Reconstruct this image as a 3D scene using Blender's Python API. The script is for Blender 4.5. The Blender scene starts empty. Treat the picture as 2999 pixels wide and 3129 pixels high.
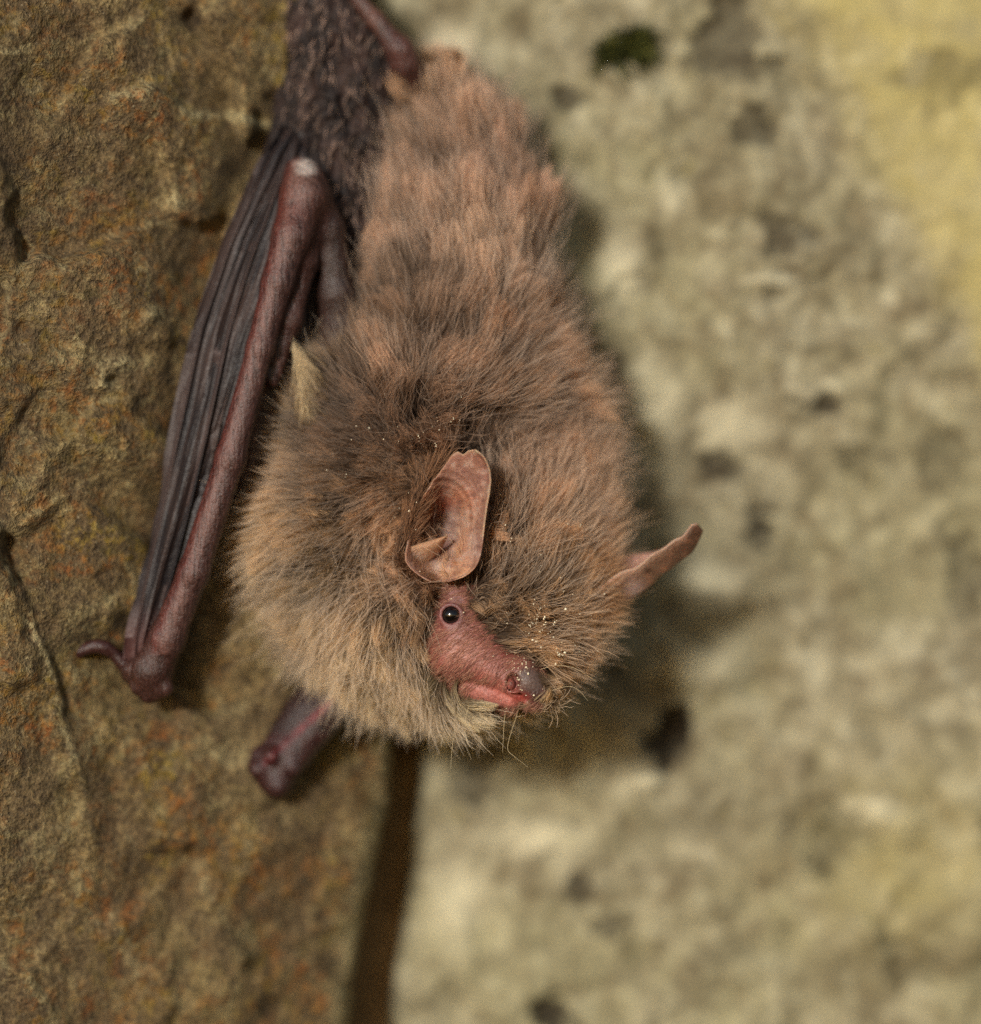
# A small brown bat hanging head-down against a rough stone wall (macro photograph).
# Everything is built at life size (metres); lengths below are in millimetres and scaled by MM.
import bpy, math, random
import numpy as np
from mathutils import Vector
from mathutils.kdtree import KDTree

rng = np.random.default_rng(11)
random.seed(11)
MM = 0.001
K = 0.022            # mm per photo pixel in the plane of focus
DIST = 400.0         # camera distance to the plane of focus (mm)
CX, CY = 1499.5, 1564.5

scene = bpy.context.scene
col = scene.collection

# ------------------------------------------------------------------ camera
cam_d = bpy.data.cameras.new('camera')
cam = bpy.data.objects.new('camera', cam_d)
col.objects.link(cam)
cam.location = (0, -DIST * MM, 0)
cam.rotation_euler = (math.radians(90), 0, 0)
cam_d.sensor_fit = 'VERTICAL'
cam_d.sensor_height = 36.0
cam_d.lens = 36.0 * DIST / (3129 * K)
cam_d.clip_start = 0.01
cam_d.clip_end = 50.0
cam_d.dof.use_dof = True
cam_d.dof.focus_distance = (DIST + 0.6) * MM
cam_d.dof.aperture_fstop = 8.2
scene.camera = cam

# ------------------------------------------------------------------ light
SUN_AZ, SUN_EL = 21.0, 13.0        # degrees left of the camera axis / above the horizon
to_sun = Vector((-math.sin(math.radians(SUN_AZ)) * math.cos(math.radians(SUN_EL)),
                 -math.cos(math.radians(SUN_AZ)) * math.cos(math.radians(SUN_EL)),
                 math.sin(math.radians(SUN_EL))))
world = bpy.data.worlds.new('World')
scene.world = world
world.use_nodes = True
nt = world.node_tree
sky = nt.nodes.new('ShaderNodeTexSky')
sky.sky_type = 'NISHITA'
sky.sun_disc = False
sky.sun_elevation = math.radians(SUN_EL)
sky.sun_rotation = math.atan2(to_sun.x, to_sun.y)
bg = nt.nodes['Background']
bg.inputs['Strength'].default_value = 0.115
nt.links.new(sky.outputs['Color'], bg.inputs['Color'])
sun_d = bpy.data.lights.new('sun', 'SUN')
sun_d.energy = 4.0
sun_d.angle = math.radians(7.0)
sun_d.color = (1.0, 0.965, 0.92)
sun = bpy.data.objects.new('sun', sun_d)
col.objects.link(sun)
sun.rotation_euler = (-to_sun).to_track_quat('-Z', 'Y').to_euler()

scene.view_settings.view_transform = 'Standard'
scene.view_settings.look = 'None'
scene.view_settings.exposure = -0.3
scene.view_settings.gamma = 1.0
scene.view_settings.use_curve_mapping = False
scene.render.engine = 'CYCLES'
cy = scene.cycles
cy.max_bounces = 6
cy.diffuse_bounces = 4
cy.glossy_bounces = 3
cy.transmission_bounces = 4
cy.transparent_max_bounces = 8
cy.use_denoising = False
cy.sample_clamp_indirect = 4.0
cy.caustics_reflective = False
cy.caustics_refractive = False
try:
    scene.cycles_curves.shape = 'RIBBONS'
    scene.cycles_curves.subdivisions = 2
except Exception:
    pass

# ------------------------------------------------------------------ helpers
def P(px, py, d):
    """photo pixel + depth behind the focus plane -> mm"""
    px, py, d = (np.asarray(a, dtype=np.float64) for a in (px, py, d))
    s = (DIST + d) / DIST
    return np.stack(np.broadcast_arrays((px - CX) * K * s, d, (CY - py) * K * s), -1)

def unP(p):
    s = (DIST + p[..., 1]) / DIST
    return p[..., 0] / (K * s) + CX, CY - p[..., 2] / (K * s)

def lin(r, g, b):
    c = np.array([r, g, b], dtype=np.float64) / 255.0
    return np.where(c <= 0.04045, c / 12.92, ((c + 0.055) / 1.055) ** 2.4)

def _hash(ix, iy, iz, seed):
    h = (ix.astype(np.uint32) * np.uint32(374761393) + iy.astype(np.uint32) * np.uint32(668265263)
         + iz.astype(np.uint32) * np.uint32(2147483647) + np.uint32((seed * 974711 + 12345) & 0xffffffff))
    h = (h ^ (h >> np.uint32(13))) * np.uint32(1274126177)
    h = (h ^ (h >> np.uint32(16))) * np.uint32(2246822519)
    h = h ^ (h >> np.uint32(15))
    return h.astype(np.float64) / 4294967295.0

def vnoise(x, y, z, seed=0):
    x, y, z = np.broadcast_arrays(np.asarray(x, float), np.asarray(y, float), np.asarray(z, float))
    fx, fy, fz = np.floor(x), np.floor(y), np.floor(z)
    ix, iy, iz = fx.astype(np.int64), fy.astype(np.int64), fz.astype(np.int64)
    tx, ty, tz = x - fx, y - fy, z - fz
    tx, ty, tz = (t * t * (3 - 2 * t) for t in (tx, ty, tz))
    out = 0
    for a in (0, 1):
        for b in (0, 1):
            for c in (0, 1):
                w = (tx if a else 1 - tx) * (ty if b else 1 - ty) * (tz if c else 1 - tz)
                out = out + w * _hash(ix + a, iy + b, iz + c, seed)
    return out * 2 - 1

def fbm(x, y, z=0.0, octv=4, seed=0, gain=0.5):
    s, a, f, t = 0, 1.0, 1.0, 0.0
    for o in range(octv):
        s = s + a * vnoise(x * f + 17.3 * o, y * f - 9.1 * o, z * f + 5.7 * o, seed + o * 31)
        t += a; a *= gain; f *= 2.03
    return s / t

def sstep(a, b, x):
    t = np.clip((x - a) / (b - a), 0, 1)
    return t * t * (3 - 2 * t)

def link(o, parent=None):
    col.objects.link(o)
    if parent is not None:
        o.parent = parent
    return o

def mesh_obj(name, verts_mm, faces, mat, parent=None, smooth=True, colors=None, attrs=None, origin=(0, 0, 0)):
    v = (np.asarray(verts_mm, dtype=np.float64) - np.asarray(origin)) * MM
    me = bpy.data.meshes.new(name)
    faces = np.asarray(faces, dtype=np.int32)
    n, k = faces.shape
    me.vertices.add(len(v)); me.vertices.foreach_set('co', v.astype(np.float32).ravel())
    me.loops.add(n * k); me.loops.foreach_set('vertex_index', faces.ravel())
    me.polygons.add(n); me.polygons.foreach_set('loop_start', np.arange(0, n * k, k, dtype=np.int32))
    me.polygons.foreach_set('use_smooth', np.full(n, smooth))
    me.update(calc_edges=True)
    me.validate()
    if colors is not None:
        a = me.attributes.new('col', 'FLOAT_COLOR', 'POINT')
        c = np.ones((len(v), 4), np.float32); c[:, :3] = colors
        a.data.foreach_set('color', c.ravel())
    for nm, vals in (attrs or {}).items():
        a = me.attributes.new(nm, 'FLOAT', 'POINT')
        a.data.foreach_set('value', np.asarray(vals, np.float32))
    if mat: me.materials.append(mat)
    o = bpy.data.objects.new(name, me)
    o.location = [c * MM for c in origin]
    return link(o, parent)

def empty(name, loc_mm=(0, 0, 0)):
    o = bpy.data.objects.new(name, None)
    o.empty_display_size = 0.01
    o.location = [c * MM for c in loc_mm]
    return link(o)

def grid_faces(nr, nc):
    i = np.arange(nr - 1)[:, None] * nc + np.arange(nc - 1)[None]
    return np.stack([i, i + 1, i + nc + 1, i + nc], -1).reshape(-1, 4)

def interp(table, y):
    t = np.array(sorted(table), float)
    return np.interp(y, t[:, 0], t[:, 1])

# ------------------------------------------------------------------ material helpers
class Mat:
    def __init__(self, name):
        self.m = bpy.data.materials.new(name); self.m.use_nodes = True
        self.t = self.m.node_tree
        self.b = self.t.nodes['Principled BSDF']
        self.out = self.t.nodes['Material Output']
    def n(self, typ, **kw):
        nd = self.t.nodes.new(typ)
        for k, v in kw.items():
            if k in nd.inputs: nd.inputs[k].default_value = v
            else: setattr(nd, k, v)
        return nd
    def l(self, a, b): self.t.links.new(a, b)
    def coords(self):
        tc = self.n('ShaderNodeTexCoord'); mp = self.n('ShaderNodeMapping')
        mp.inputs['Scale'].default_value = (1000, 1000, 1000)      # millimetres
        self.l(tc.outputs['Object'], mp.inputs['Vector']); return mp.outputs['Vector']
    def noise(self, vec, scale, detail=4.0, rough=0.6, dist=0.0):
        nd = self.n('ShaderNodeTexNoise')
        nd.inputs['Scale'].default_value = scale; nd.inputs['Detail'].default_value = detail
        nd.inputs['Roughness'].default_value = rough; nd.inputs['Distortion'].default_value = dist
        self.l(vec, nd.inputs['Vector']); return nd.outputs['Fac']
    def ramp(self, fac, stops):
        r = self.n('ShaderNodeValToRGB'); e = r.color_ramp.elements
        while len(e) < len(stops): e.new(0.5)
        for el, (p, c) in zip(e, stops):
            el.position = p
            el.color = (c, c, c, 1) if np.isscalar(c) else (*c, 1)
        self.l(fac, r.inputs['Fac']); return r.outputs['Color']
    def mix(self, fac, a, b, mode='MIX'):
        nd = self.n('ShaderNodeMix', data_type='RGBA', blend_type=mode)
        for s, v in ((0, fac), (6, a), (7, b)):
            if hasattr(v, 'is_linked'): self.l(v, nd.inputs[s])
            elif s == 0: nd.inputs[0].default_value = v
            else: nd.inputs[s].default_value = (*v, 1)
        return nd.outputs[2]
    def math(self, op, a, b=0.0):
        nd = self.n('ShaderNodeMath', operation=op)
        for i, v in enumerate((a, b)):
            if hasattr(v, 'is_linked'): self.l(v, nd.inputs[i])
            else: nd.inputs[i].default_value = v
        return nd.outputs[0]
    def attr(self, name, colour=True):
        nd = self.n('ShaderNodeAttribute'); nd.attribute_name = name
        return nd.outputs['Color' if colour else 'Fac']
    def bump(self, height, dist_mm, strength=1.0, normal=None):
        nd = self.n('ShaderNodeBump'); nd.inputs['Distance'].default_value = dist_mm * MM
        nd.inputs['Strength'].default_value = strength
        self.l(height, nd.inputs['Height'])
        if normal is not None: self.l(normal, nd.inputs['Normal'])
        return nd.outputs['Normal']

def stone_brown():
    m = Mat('brown_stone'); v = m.coords()
    big = m.noise(v, 0.10, 4, 0.6, 0.5); mid = m.noise(v, 0.5, 5, 0.65, 0.2)
    fine = m.noise(v, 2.2, 3, 0.65); grain = m.noise(v, 5.5, 3, 0.7)
    base = m.ramp(mid, [(0.30, lin(118, 104, 76)), (0.46, lin(166, 146, 108)), (0.58, lin(190, 170, 128)), (0.72, lin(214, 198, 154))])
    base = m.mix(m.ramp(big, [(0.42, 0.0), (0.66, 0.45)]), base, lin(134, 122, 82))
    base = m.mix(0.8, base, m.ramp(m.attr('tone', False), [(0.15, lin(176, 160, 140)), (0.5, lin(226, 218, 205)), (0.85, lin(255, 253, 240))]), 'MULTIPLY')
    patch = m.ramp(m.noise(v, 0.22, 6, 0.7, 0.6), [(0.47, 0.0), (0.53, 0.65)])
    base = m.mix(patch, base, lin(126, 106, 78))
    crust = m.ramp(m.noise(v, 0.34, 6, 0.72, 0.5), [(0.56, 0.0), (0.60, 0.6)])
    base = m.mix(crust, base, lin(178, 164, 120))
    gr = m.ramp(fine, [(0.34, lin(88, 78, 66)), (0.5, lin(205, 200, 190)), (0.64, lin(255, 253, 242))])
    base = m.mix(0.7, base, gr, 'MULTIPLY')
    gg = m.ramp(grain, [(0.36, lin(84, 76, 66)), (0.5, lin(225, 220, 212)), (0.64, lin(255, 255, 250))])
    base = m.mix(0.5, base, gg, 'MULTIPLY')
    base = m.mix(m.ramp(grain, [(0.62, 0.0), (0.74, 0.7)]), base, lin(214, 200, 164))
    # orange and yellow crustose lichen
    lm = m.math('MULTIPLY', m.ramp(m.noise(v, 0.17, 3, 0.6, 0.4), [(0.44, 0.0), (0.57, 1.0)]),
                m.ramp(m.noise(v, 1.15, 5, 0.75, 0.3), [(0.48, 0.0), (0.6, 1.0)]))
    lc = m.ramp(m.noise(v, 0.32, 2), [(0.4, lin(170, 98, 34)), (0.5, lin(168, 112, 34)), (0.62, lin(156, 130, 40))])
    base = m.mix(m.math('MULTIPLY', lm, 0.65), base, m.mix(0.6, lc, gr, 'MULTIPLY'))
    gm = m.ramp(m.noise(v, 0.42, 5, 0.7, 0.4), [(0.56, 0.0), (0.72, 0.4)])
    base = m.mix(gm, base, lin(104, 94, 44))
    # dark pits, then the darker patches down the left side
    dk = m.ramp(m.noise(v, 0.8, 4, 0.7, 0.2), [(0.30, 1.0), (0.41, 0.0)])
    base = m.mix(m.math('MULTIPLY', dk, 0.55), base, lin(66, 52, 38))
    base = m.mix(m.math('MULTIPLY', m.attr('left_dark', False), 0.62), base, m.mix(0.5, lin(78, 64, 46), gr, 'MULTIPLY'))
    base = m.mix(m.math('MULTIPLY', m.attr('dirt', False), 0.8), base, lin(60, 46, 33))
    pl = m.math('MULTIPLY', m.attr('pale', False), m.ramp(fine, [(0.38, 0.1), (0.56, 0.85)]))
    base = m.mix(pl, base, lin(200, 186, 138))
    m.l(base, m.b.inputs['Base Color'])
    h = m.math('ADD', m.math('MULTIPLY', fine, 1.0), m.math('MULTIPLY', grain, 0.45))
    m.l(m.bump(h, 0.55, 1.0), m.b.inputs['Normal'])
    m.b.inputs['Roughness'].default_value = 0.8
    m.b.inputs['Specular IOR Level'].default_value = 0.35
    return m.m

def stone_pale():
    m = Mat('pale_limestone'); v = m.coords()
    big = m.noise(v, 0.07, 4, 0.6, 0.6); mid = m.noise(v, 0.30, 6, 0.7, 0.8); fine = m.noise(v, 0.9, 4, 0.65)
    base = m.ramp(mid, [(0.28, lin(114, 106, 86)), (0.43, lin(146, 138, 113)), (0.53, lin(166, 158, 132)), (0.68, lin(194, 188, 163))])
    base = m.mix(m.ramp(big, [(0.40, 0.0), (0.65, 0.6)]), base, lin(166, 160, 124))
    base = m.mix(m.ramp(m.noise(v, 0.16, 4, 0.65, 1.0), [(0.50, 0.0), (0.64, 0.7)]), base, lin(118, 106, 82))
    base = m.mix(0.35, base, m.ramp(m.attr('tone', False), [(0.15, lin(176, 170, 152)), (0.5, lin(228, 225, 212)), (0.85, lin(255, 254, 246))]), 'MULTIPLY')
    base = m.mix(0.45, base, m.ramp(fine, [(0.36, lin(140, 134, 118)), (0.6, lin(250, 250, 245))]), 'MULTIPLY')
    blot = m.ramp(m.noise(v, 0.55, 5, 0.7, 0.5), [(0.57, 0.0), (0.64, 0.6)])
    base = m.mix(blot, base, lin(112, 101, 78))
    yl = m.math('MULTIPLY', m.attr('yellow', False), m.ramp(m.noise(v, 0.22, 5, 0.65, 0.5), [(0.3, 0.35), (0.55, 1.0)]))
    base = m.mix(m.math('MULTIPLY', yl, 0.75), base, lin(184, 170, 108))
    ol = m.ramp(m.noise(v, 0.6, 4, 0.7, 0.5), [(0.62, 0.0), (0.72, 0.6)])
    base = m.mix(ol, base, lin(118, 108, 44))
    base = m.mix(m.math('MULTIPLY', m.attr('dirt', False), 0.97), base, lin(46, 39, 30))
    base = m.mix(m.math('MULTIPLY', m.attr('pale', False), 0.8), base, lin(222, 214, 180))
    m.l(base, m.b.inputs['Base Color'])
    m.l(m.bump(m.math('ADD', fine, mid), 0.5, 0.7), m.b.inputs['Normal'])
    m.b.inputs['Roughness'].default_value = 0.9
    m.b.inputs['Specular IOR Level'].default_value = 0.2
    return m.m

def plain_noise(name, c1, c2, scale, rough=0.9):
    m = Mat(name); v = m.coords()
    f = m.noise(v, scale, 5, 0.65)
    m.l(m.ramp(f, [(0.3, c1), (0.7, c2)]), m.b.inputs['Base Color'])
    m.l(m.bump(f, 0.4, 0.8), m.b.inputs['Normal'])
    m.b.inputs['Roughness'].default_value = rough
    return m.m

M_brown = stone_brown()
M_pale = stone_pale()
M_mortar = plain_noise('earthy_mortar', lin(104, 80, 50), lin(156, 126, 84), 0.5)

# ================================================================== THE WALL
wall = empty('stone_wall', P(1200, 1564, 34))
wall['label'] = 'rough wall of a brown lichened stone beside a pale limestone block'
wall['category'] = 'wall'
W_O = P(1200, 1564, 34)

def axis_lines(lo, a, b, hi, step, grow=1.22):
    inner = list(np.arange(a, b + step, step))
    left, s, x = [], step, a
    while x > lo:
        s *= grow; x -= s; left.append(x)
    right, s, x = [], step, inner[-1]
    while x < hi:
        s *= grow; x += s; right.append(x)
    return np.array(left[::-1] + inner + right)

def facets(px, py, cell, seed, tilt, step, x0=-400, x1=3400, y0=-400, y1=3500):
    """broken-rock relief: tilted facets with stepped borders (mm)"""
    r = np.random.default_rng(seed)
    n = int((x1 - x0) * (y1 - y0) / cell ** 2)
    sx, sy = r.uniform(x0, x1, n), r.uniform(y0, y1, n)
    gx, gy, of = r.normal(0, tilt, n), r.normal(0, tilt, n), r.normal(0, step, n)
    wx = px + cell * .38 * fbm(px / cell * 1.6, py / cell * 1.6, octv=5, seed=seed, gain=.6)
    wy = py + cell * .38 * fbm(px / cell * 1.6 + 7, py / cell * 1.6, octv=5, seed=seed + 3, gain=.6)
    best = np.full(px.shape, 1e18); out = np.zeros(px.shape); sec = np.full(px.shape, 1e18); cid = np.zeros(px.shape, int)
    for i in range(n):
        q = (wx - sx[i]) ** 2 + ((wy - sy[i]) * .8) ** 2
        m_ = q < best
        sec = np.where(m_, best, np.minimum(sec, q))
        cid = np.where(m_, i, cid); best = np.where(m_, q, best)
    out = of[cid] + np.clip(gx[cid] * (wx - sx[cid]) + gy[cid] * (wy - sy[cid]), -1.2, 1.2)
    for _ in range(7):                                          # worn, rounded borders
        out[1:-1] = (out[:-2] + 2 * out[1:-1] + out[2:]) / 4
        out[:, 1:-1] = (out[:, :-2] + 2 * out[:, 1:-1] + out[:, 2:]) / 4
    edge = np.sqrt(sec) - np.sqrt(best)
    return out, edge, r.random(n)[cid]

# ---- left stone
E_L = [(-3000, 960), (0, 1010), (500, 1040), (1000, 1100), (1500, 1150), (2000, 1190), (2300, 1196), (2450, 1186),
       (2700, 1132), (2900, 1092), (3129, 1066), (3400, 1040), (6000, 900)]
def left_plane(px, py):
    flat = np.where(px > 0, 0.0102 * px, -3.5 * (1 - np.exp(np.minimum(px, 0) / 340.0)))
    yy = np.clip(py, -1200, 4400)
    return flat + 0.0011 * (yy - 700)

def build_left():
    rows = axis_lines(-5200, -90, 3220, 8300, 6.5)
    cin = axis_lines(-5200, -60, 0, 0, 6.5)[:-1]
    uin = np.linspace(0, 1, 190)
    nround, nside = 14, 16
    py = rows[:, None]
    edge = interp(E_L, rows) + 9 * fbm(rows / 60.0, 0.3, octv=3, seed=5)
    rr = 110.0
    pxs, ds, dirx, dird = [], [], [], []
    fr = np.concatenate([np.broadcast_to(cin[cin < -6], (len(rows), (cin < -6).sum())),
                         (edge - rr)[:, None] * uin[None]], 1)
    d0 = left_plane(fr, py)
    de = left_plane((edge - rr)[:, None], py)
    th = np.linspace(0, math.pi / 2, nround + 1)[1:][None]
    rx = (edge - rr)[:, None] + rr * np.sin(th)
    rd = de + 0.0102 * rr * np.sin(th) * 0.6 + rr * K * 1.15 * (1 - np.cos(th))
    st = np.linspace(0, 1, nside + 1)[1:][None] ** 1.5
    sx = edge[:, None] - 60 * st
    sd = rd[:, -1:] + 24 * st
    px = np.concatenate([fr, rx, sx], 1); d = np.concatenate([d0, rd, sd], 1)
    pyg = np.broadcast_to(py, px.shape)
    X, Z = px * K, pyg * K
    inside = np.concatenate([np.ones_like(fr), np.ones_like(rx) , 0.6 * np.ones_like(sx)], 1)
    disp = 1.15 * fbm(X / 9.0, Z / 12.0, octv=3, seed=1) + 0.42 * fbm(X / 2.6, Z / 3.2, octv=4, seed=2)
    disp = disp + 0.16 * fbm(X / 0.7, Z / 0.7, octv=3, seed=3)
    # flaky bedding: terraced relief
    hh = 3.2 * fbm(X / 11.0 + 3, Z / 7.5 + .25 * X / 7.5, octv=4, seed=9)
    fl = np.floor(hh); fr_ = hh - fl
    disp = disp - 0.2 * (fl + sstep(.5, 1.0, fr_)) * (0.6 + .4 * fbm(X / 6, Z / 6, seed=19))
    ff, fe, fid = facets(px, pyg, 330, 5, .0056, .10, x1=1500)
    f2, fe2, fid2 = facets(px, pyg, 95, 6, .0026, .05, x1=1500)
    disp = disp + ff * .8 + f2 * .8
    tone = 0.6 * fid + 0.4 * fid2
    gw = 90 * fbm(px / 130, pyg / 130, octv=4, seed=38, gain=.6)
    left_dark = 0.9 * np.exp(-(np.maximum(px + gw + 20, 0) / 330) ** 2 - ((pyg + gw - 420) / 620) ** 2) + .6 * np.exp(-((px + gw - 60) / 150) ** 2 - ((pyg + gw - 1250) / 420) ** 2) + .6 * np.exp(-((px + gw - 40) / 160) ** 2 - ((pyg + gw - 2800) / 400) ** 2)  # darker patches down the left side, borders broken by noise
    left_dark = left_dark * (.75 + .5 * fbm(px / 40, pyg / 40, octv=3, seed=39))
    dirt = 0.1 * np.exp(-(fe / 9.0) ** 2) * np.clip(.1 + 1.4 * fbm(px / 60, pyg / 60, octv=3, seed=35), 0, 1)
    pale = 0.6 * np.exp(-((fe - 10) / 9.0) ** 2) * np.clip(-.1 + 1.6 * fbm(px / 80, pyg / 80, octv=3, seed=36), 0, 1)
    nz = 26 * fbm(px / 60.0, pyg / 60.0, octv=5, seed=21, gain=.6)
    # spalled chunk at the left border, standing proud of the face
    xc = interp([(1250, -120), (1500, -30), (1650, 4), (1700, 22), (1780, 62), (1900, 112), (2050, 172), (2200, 202), (2400, 268), (2600, 315), (3129, 380), (4200, 500)], pyg)
    side = sstep(-9, 9, xc + nz * 0.8 - px)
    am = sstep(1350, 1650, pyg) * (1 - 0.93 * sstep(2120, 2500, pyg))
    disp = disp - 0.85 * side * am * (0.65 + 0.6 * fbm(pyg / 120, 2.2, octv=2, seed=33))
    cr = np.exp(-((px - xc - nz * 0.8 - 14) / 13.0) ** 2) * am
    cr = cr * (0.55 + 0.7 * fbm(pyg / 55, px / 200, octv=3, seed=34)); disp = disp + 0.30 * cr; dirt = np.maximum(dirt, 0.7 * cr * (0.6 + 0.4 * fbm(px / 30, pyg / 30, seed=77)))
    pale = np.maximum(pale, 0.7 * np.exp(-((px - xc - nz * 0.8 + 16) / 12.0) ** 2) * am * (fbm(px / 70, pyg / 70, seed=78) > -0.1))
    # upper groove
    yg = [(1010, 258), (1109, 206), (1178, 153), (1255, 82), (1339, 40), (1438, 2), (1600, -60)]
    xg = interp(yg, pyg)
    g = np.exp(-((px - xg - nz * 0.6) / 12.0) ** 2) * sstep(980, 1050, pyg) * (1 - sstep(1500, 1600, pyg))
    g = g * np.clip(.5 + 1.2 * fbm(pyg / 60, px / 90, octv=3, seed=37), 0, 1); disp = disp + 0.3 * g; dirt = np.maximum(dirt, 0.5 * g)
    disp = disp - 0.4 * sstep(0, 40, xg - nz * 0.6 - px) * sstep(1040, 1240, pyg) * (1 - sstep(1450, 1700, pyg))
    # broken ledge across the face
    yl = np.interp(px, [250, 350, 420, 470, 540, 580, 640, 720, 800, 900], [300, 292, 272, 266, 300, 338, 355, 350, 372, 380])
    am = sstep(300, 360, px) * (1 - sstep(860, 960, px))
    s = sstep(-9, 9, pyg - yl - nz * 0.5)
    disp = disp - 0.8 * s * am * (1 - sstep(330, 640, pyg))
    pale = np.maximum(pale, 1.0 * np.exp(-((pyg - yl - nz * 0.5 - 4) / 17.0) ** 2) * am * np.clip(0.5 + 1.2 * fbm(px / 45, pyg / 45, seed=79), 0, 1))  # lit upper edge of the ledge, painted in as a pale line
    yl2 = np.interp(px, [0, 40, 90, 140], [150, 160, 138, 150])
    pale = np.maximum(pale, 0.6 * np.exp(-((pyg - yl2 - nz * 0.5) / 11.0) ** 2) * (1 - sstep(85, 110, px)))
    # second ledge mid left
    yl3 = np.interp(px, [60, 130, 200, 260, 330], [1580, 1552, 1512, 1470, 1430])
    am = sstep(40, 90, px) * (1 - sstep(260, 340, px))
    disp = disp - 0.5 * sstep(-8, 8, pyg - yl3 - nz * 0.6) * am * (1 - sstep(1500, 1850, pyg))
    pale = np.maximum(pale, 0.5 * np.exp(-((pyg - yl3 - nz * 0.6) / 12.0) ** 2) * am * np.clip(.3 + 1.5 * fbm(px / 40, pyg / 40, seed=80), 0, 1))
    for (x, y, r, dep, dt) in ((588, 58, 32, 1.3, 1.0), (344, 1162, 20, 0.8, 1.0), (556, 320, 26, 0.4, 0.4), (80, 1010, 30, 0.5, 0.6),
                               (380, 1900, 30, .5, .8), (700, 310, 24, .3, .3), (975, 2790, 26, .6, .8), (830, 3080, 40, .8, .8), (60, 480, 40, .3, .3)):
        q = np.exp(-(((px - x + nz * .6) / r) ** 2 + ((pyg - y + nz * .4) / r) ** 2) ** 1.5)
        disp = disp + dep * q; dirt = np.maximum(dirt, dt * q)
    for (x, y, r, dep) in ((318, 1180, 28, 0.4), (366, 1108, 34, 0.5), (480, 960, 34, .4), (520, 610, 40, .3)):
        q = np.exp(-(((px - x + nz * .6) / r) ** 2 + ((pyg - y + nz * .4) / (r * .7)) ** 2))
        disp = disp - dep * q; pale = np.maximum(pale, 0.8 * q)
    # right arris painted pale, as if light caught the edge
    ar = np.exp(-((px - edge[:, None] + 22) / 34.0) ** 2)
    pale = np.maximum(pale, 0.8 * ar)
    # hollow in which the folded wing and thumb rest
    xw = interp([(330, 840), (560, 760), (850, 640), (1200, 555), (1600, 475), (1950, 405), (2100, 400)], pyg)
    disp = disp + 1.0 * np.exp(-((px - xw) / 110) ** 2) * sstep(250, 420, pyg) * (1 - sstep(2080, 2250, pyg)) + .9 * np.exp(-((px - 280) / 110) ** 2 - ((pyg - 1995) / 70) ** 2)
    d = d + disp * inside
    pts = P(px, pyg, d)
    nr, nc = px.shape
    o = mesh_obj('stone', pts.reshape(-1, 3) , grid_faces(nr, nc)[:, ::-1], M_brown, wall,
                 attrs={'dirt': np.clip(dirt, 0, 1).ravel(), 'pale': np.clip(pale, 0, 1).ravel(), 'tone': tone.ravel(), 'left_dark': np.clip(left_dark, 0, 1).ravel()})
    o.matrix_parent_inverse = wall.matrix_world.inverted()
    o['label'] = 'brown stone spotted with orange lichen'
    return o

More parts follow.
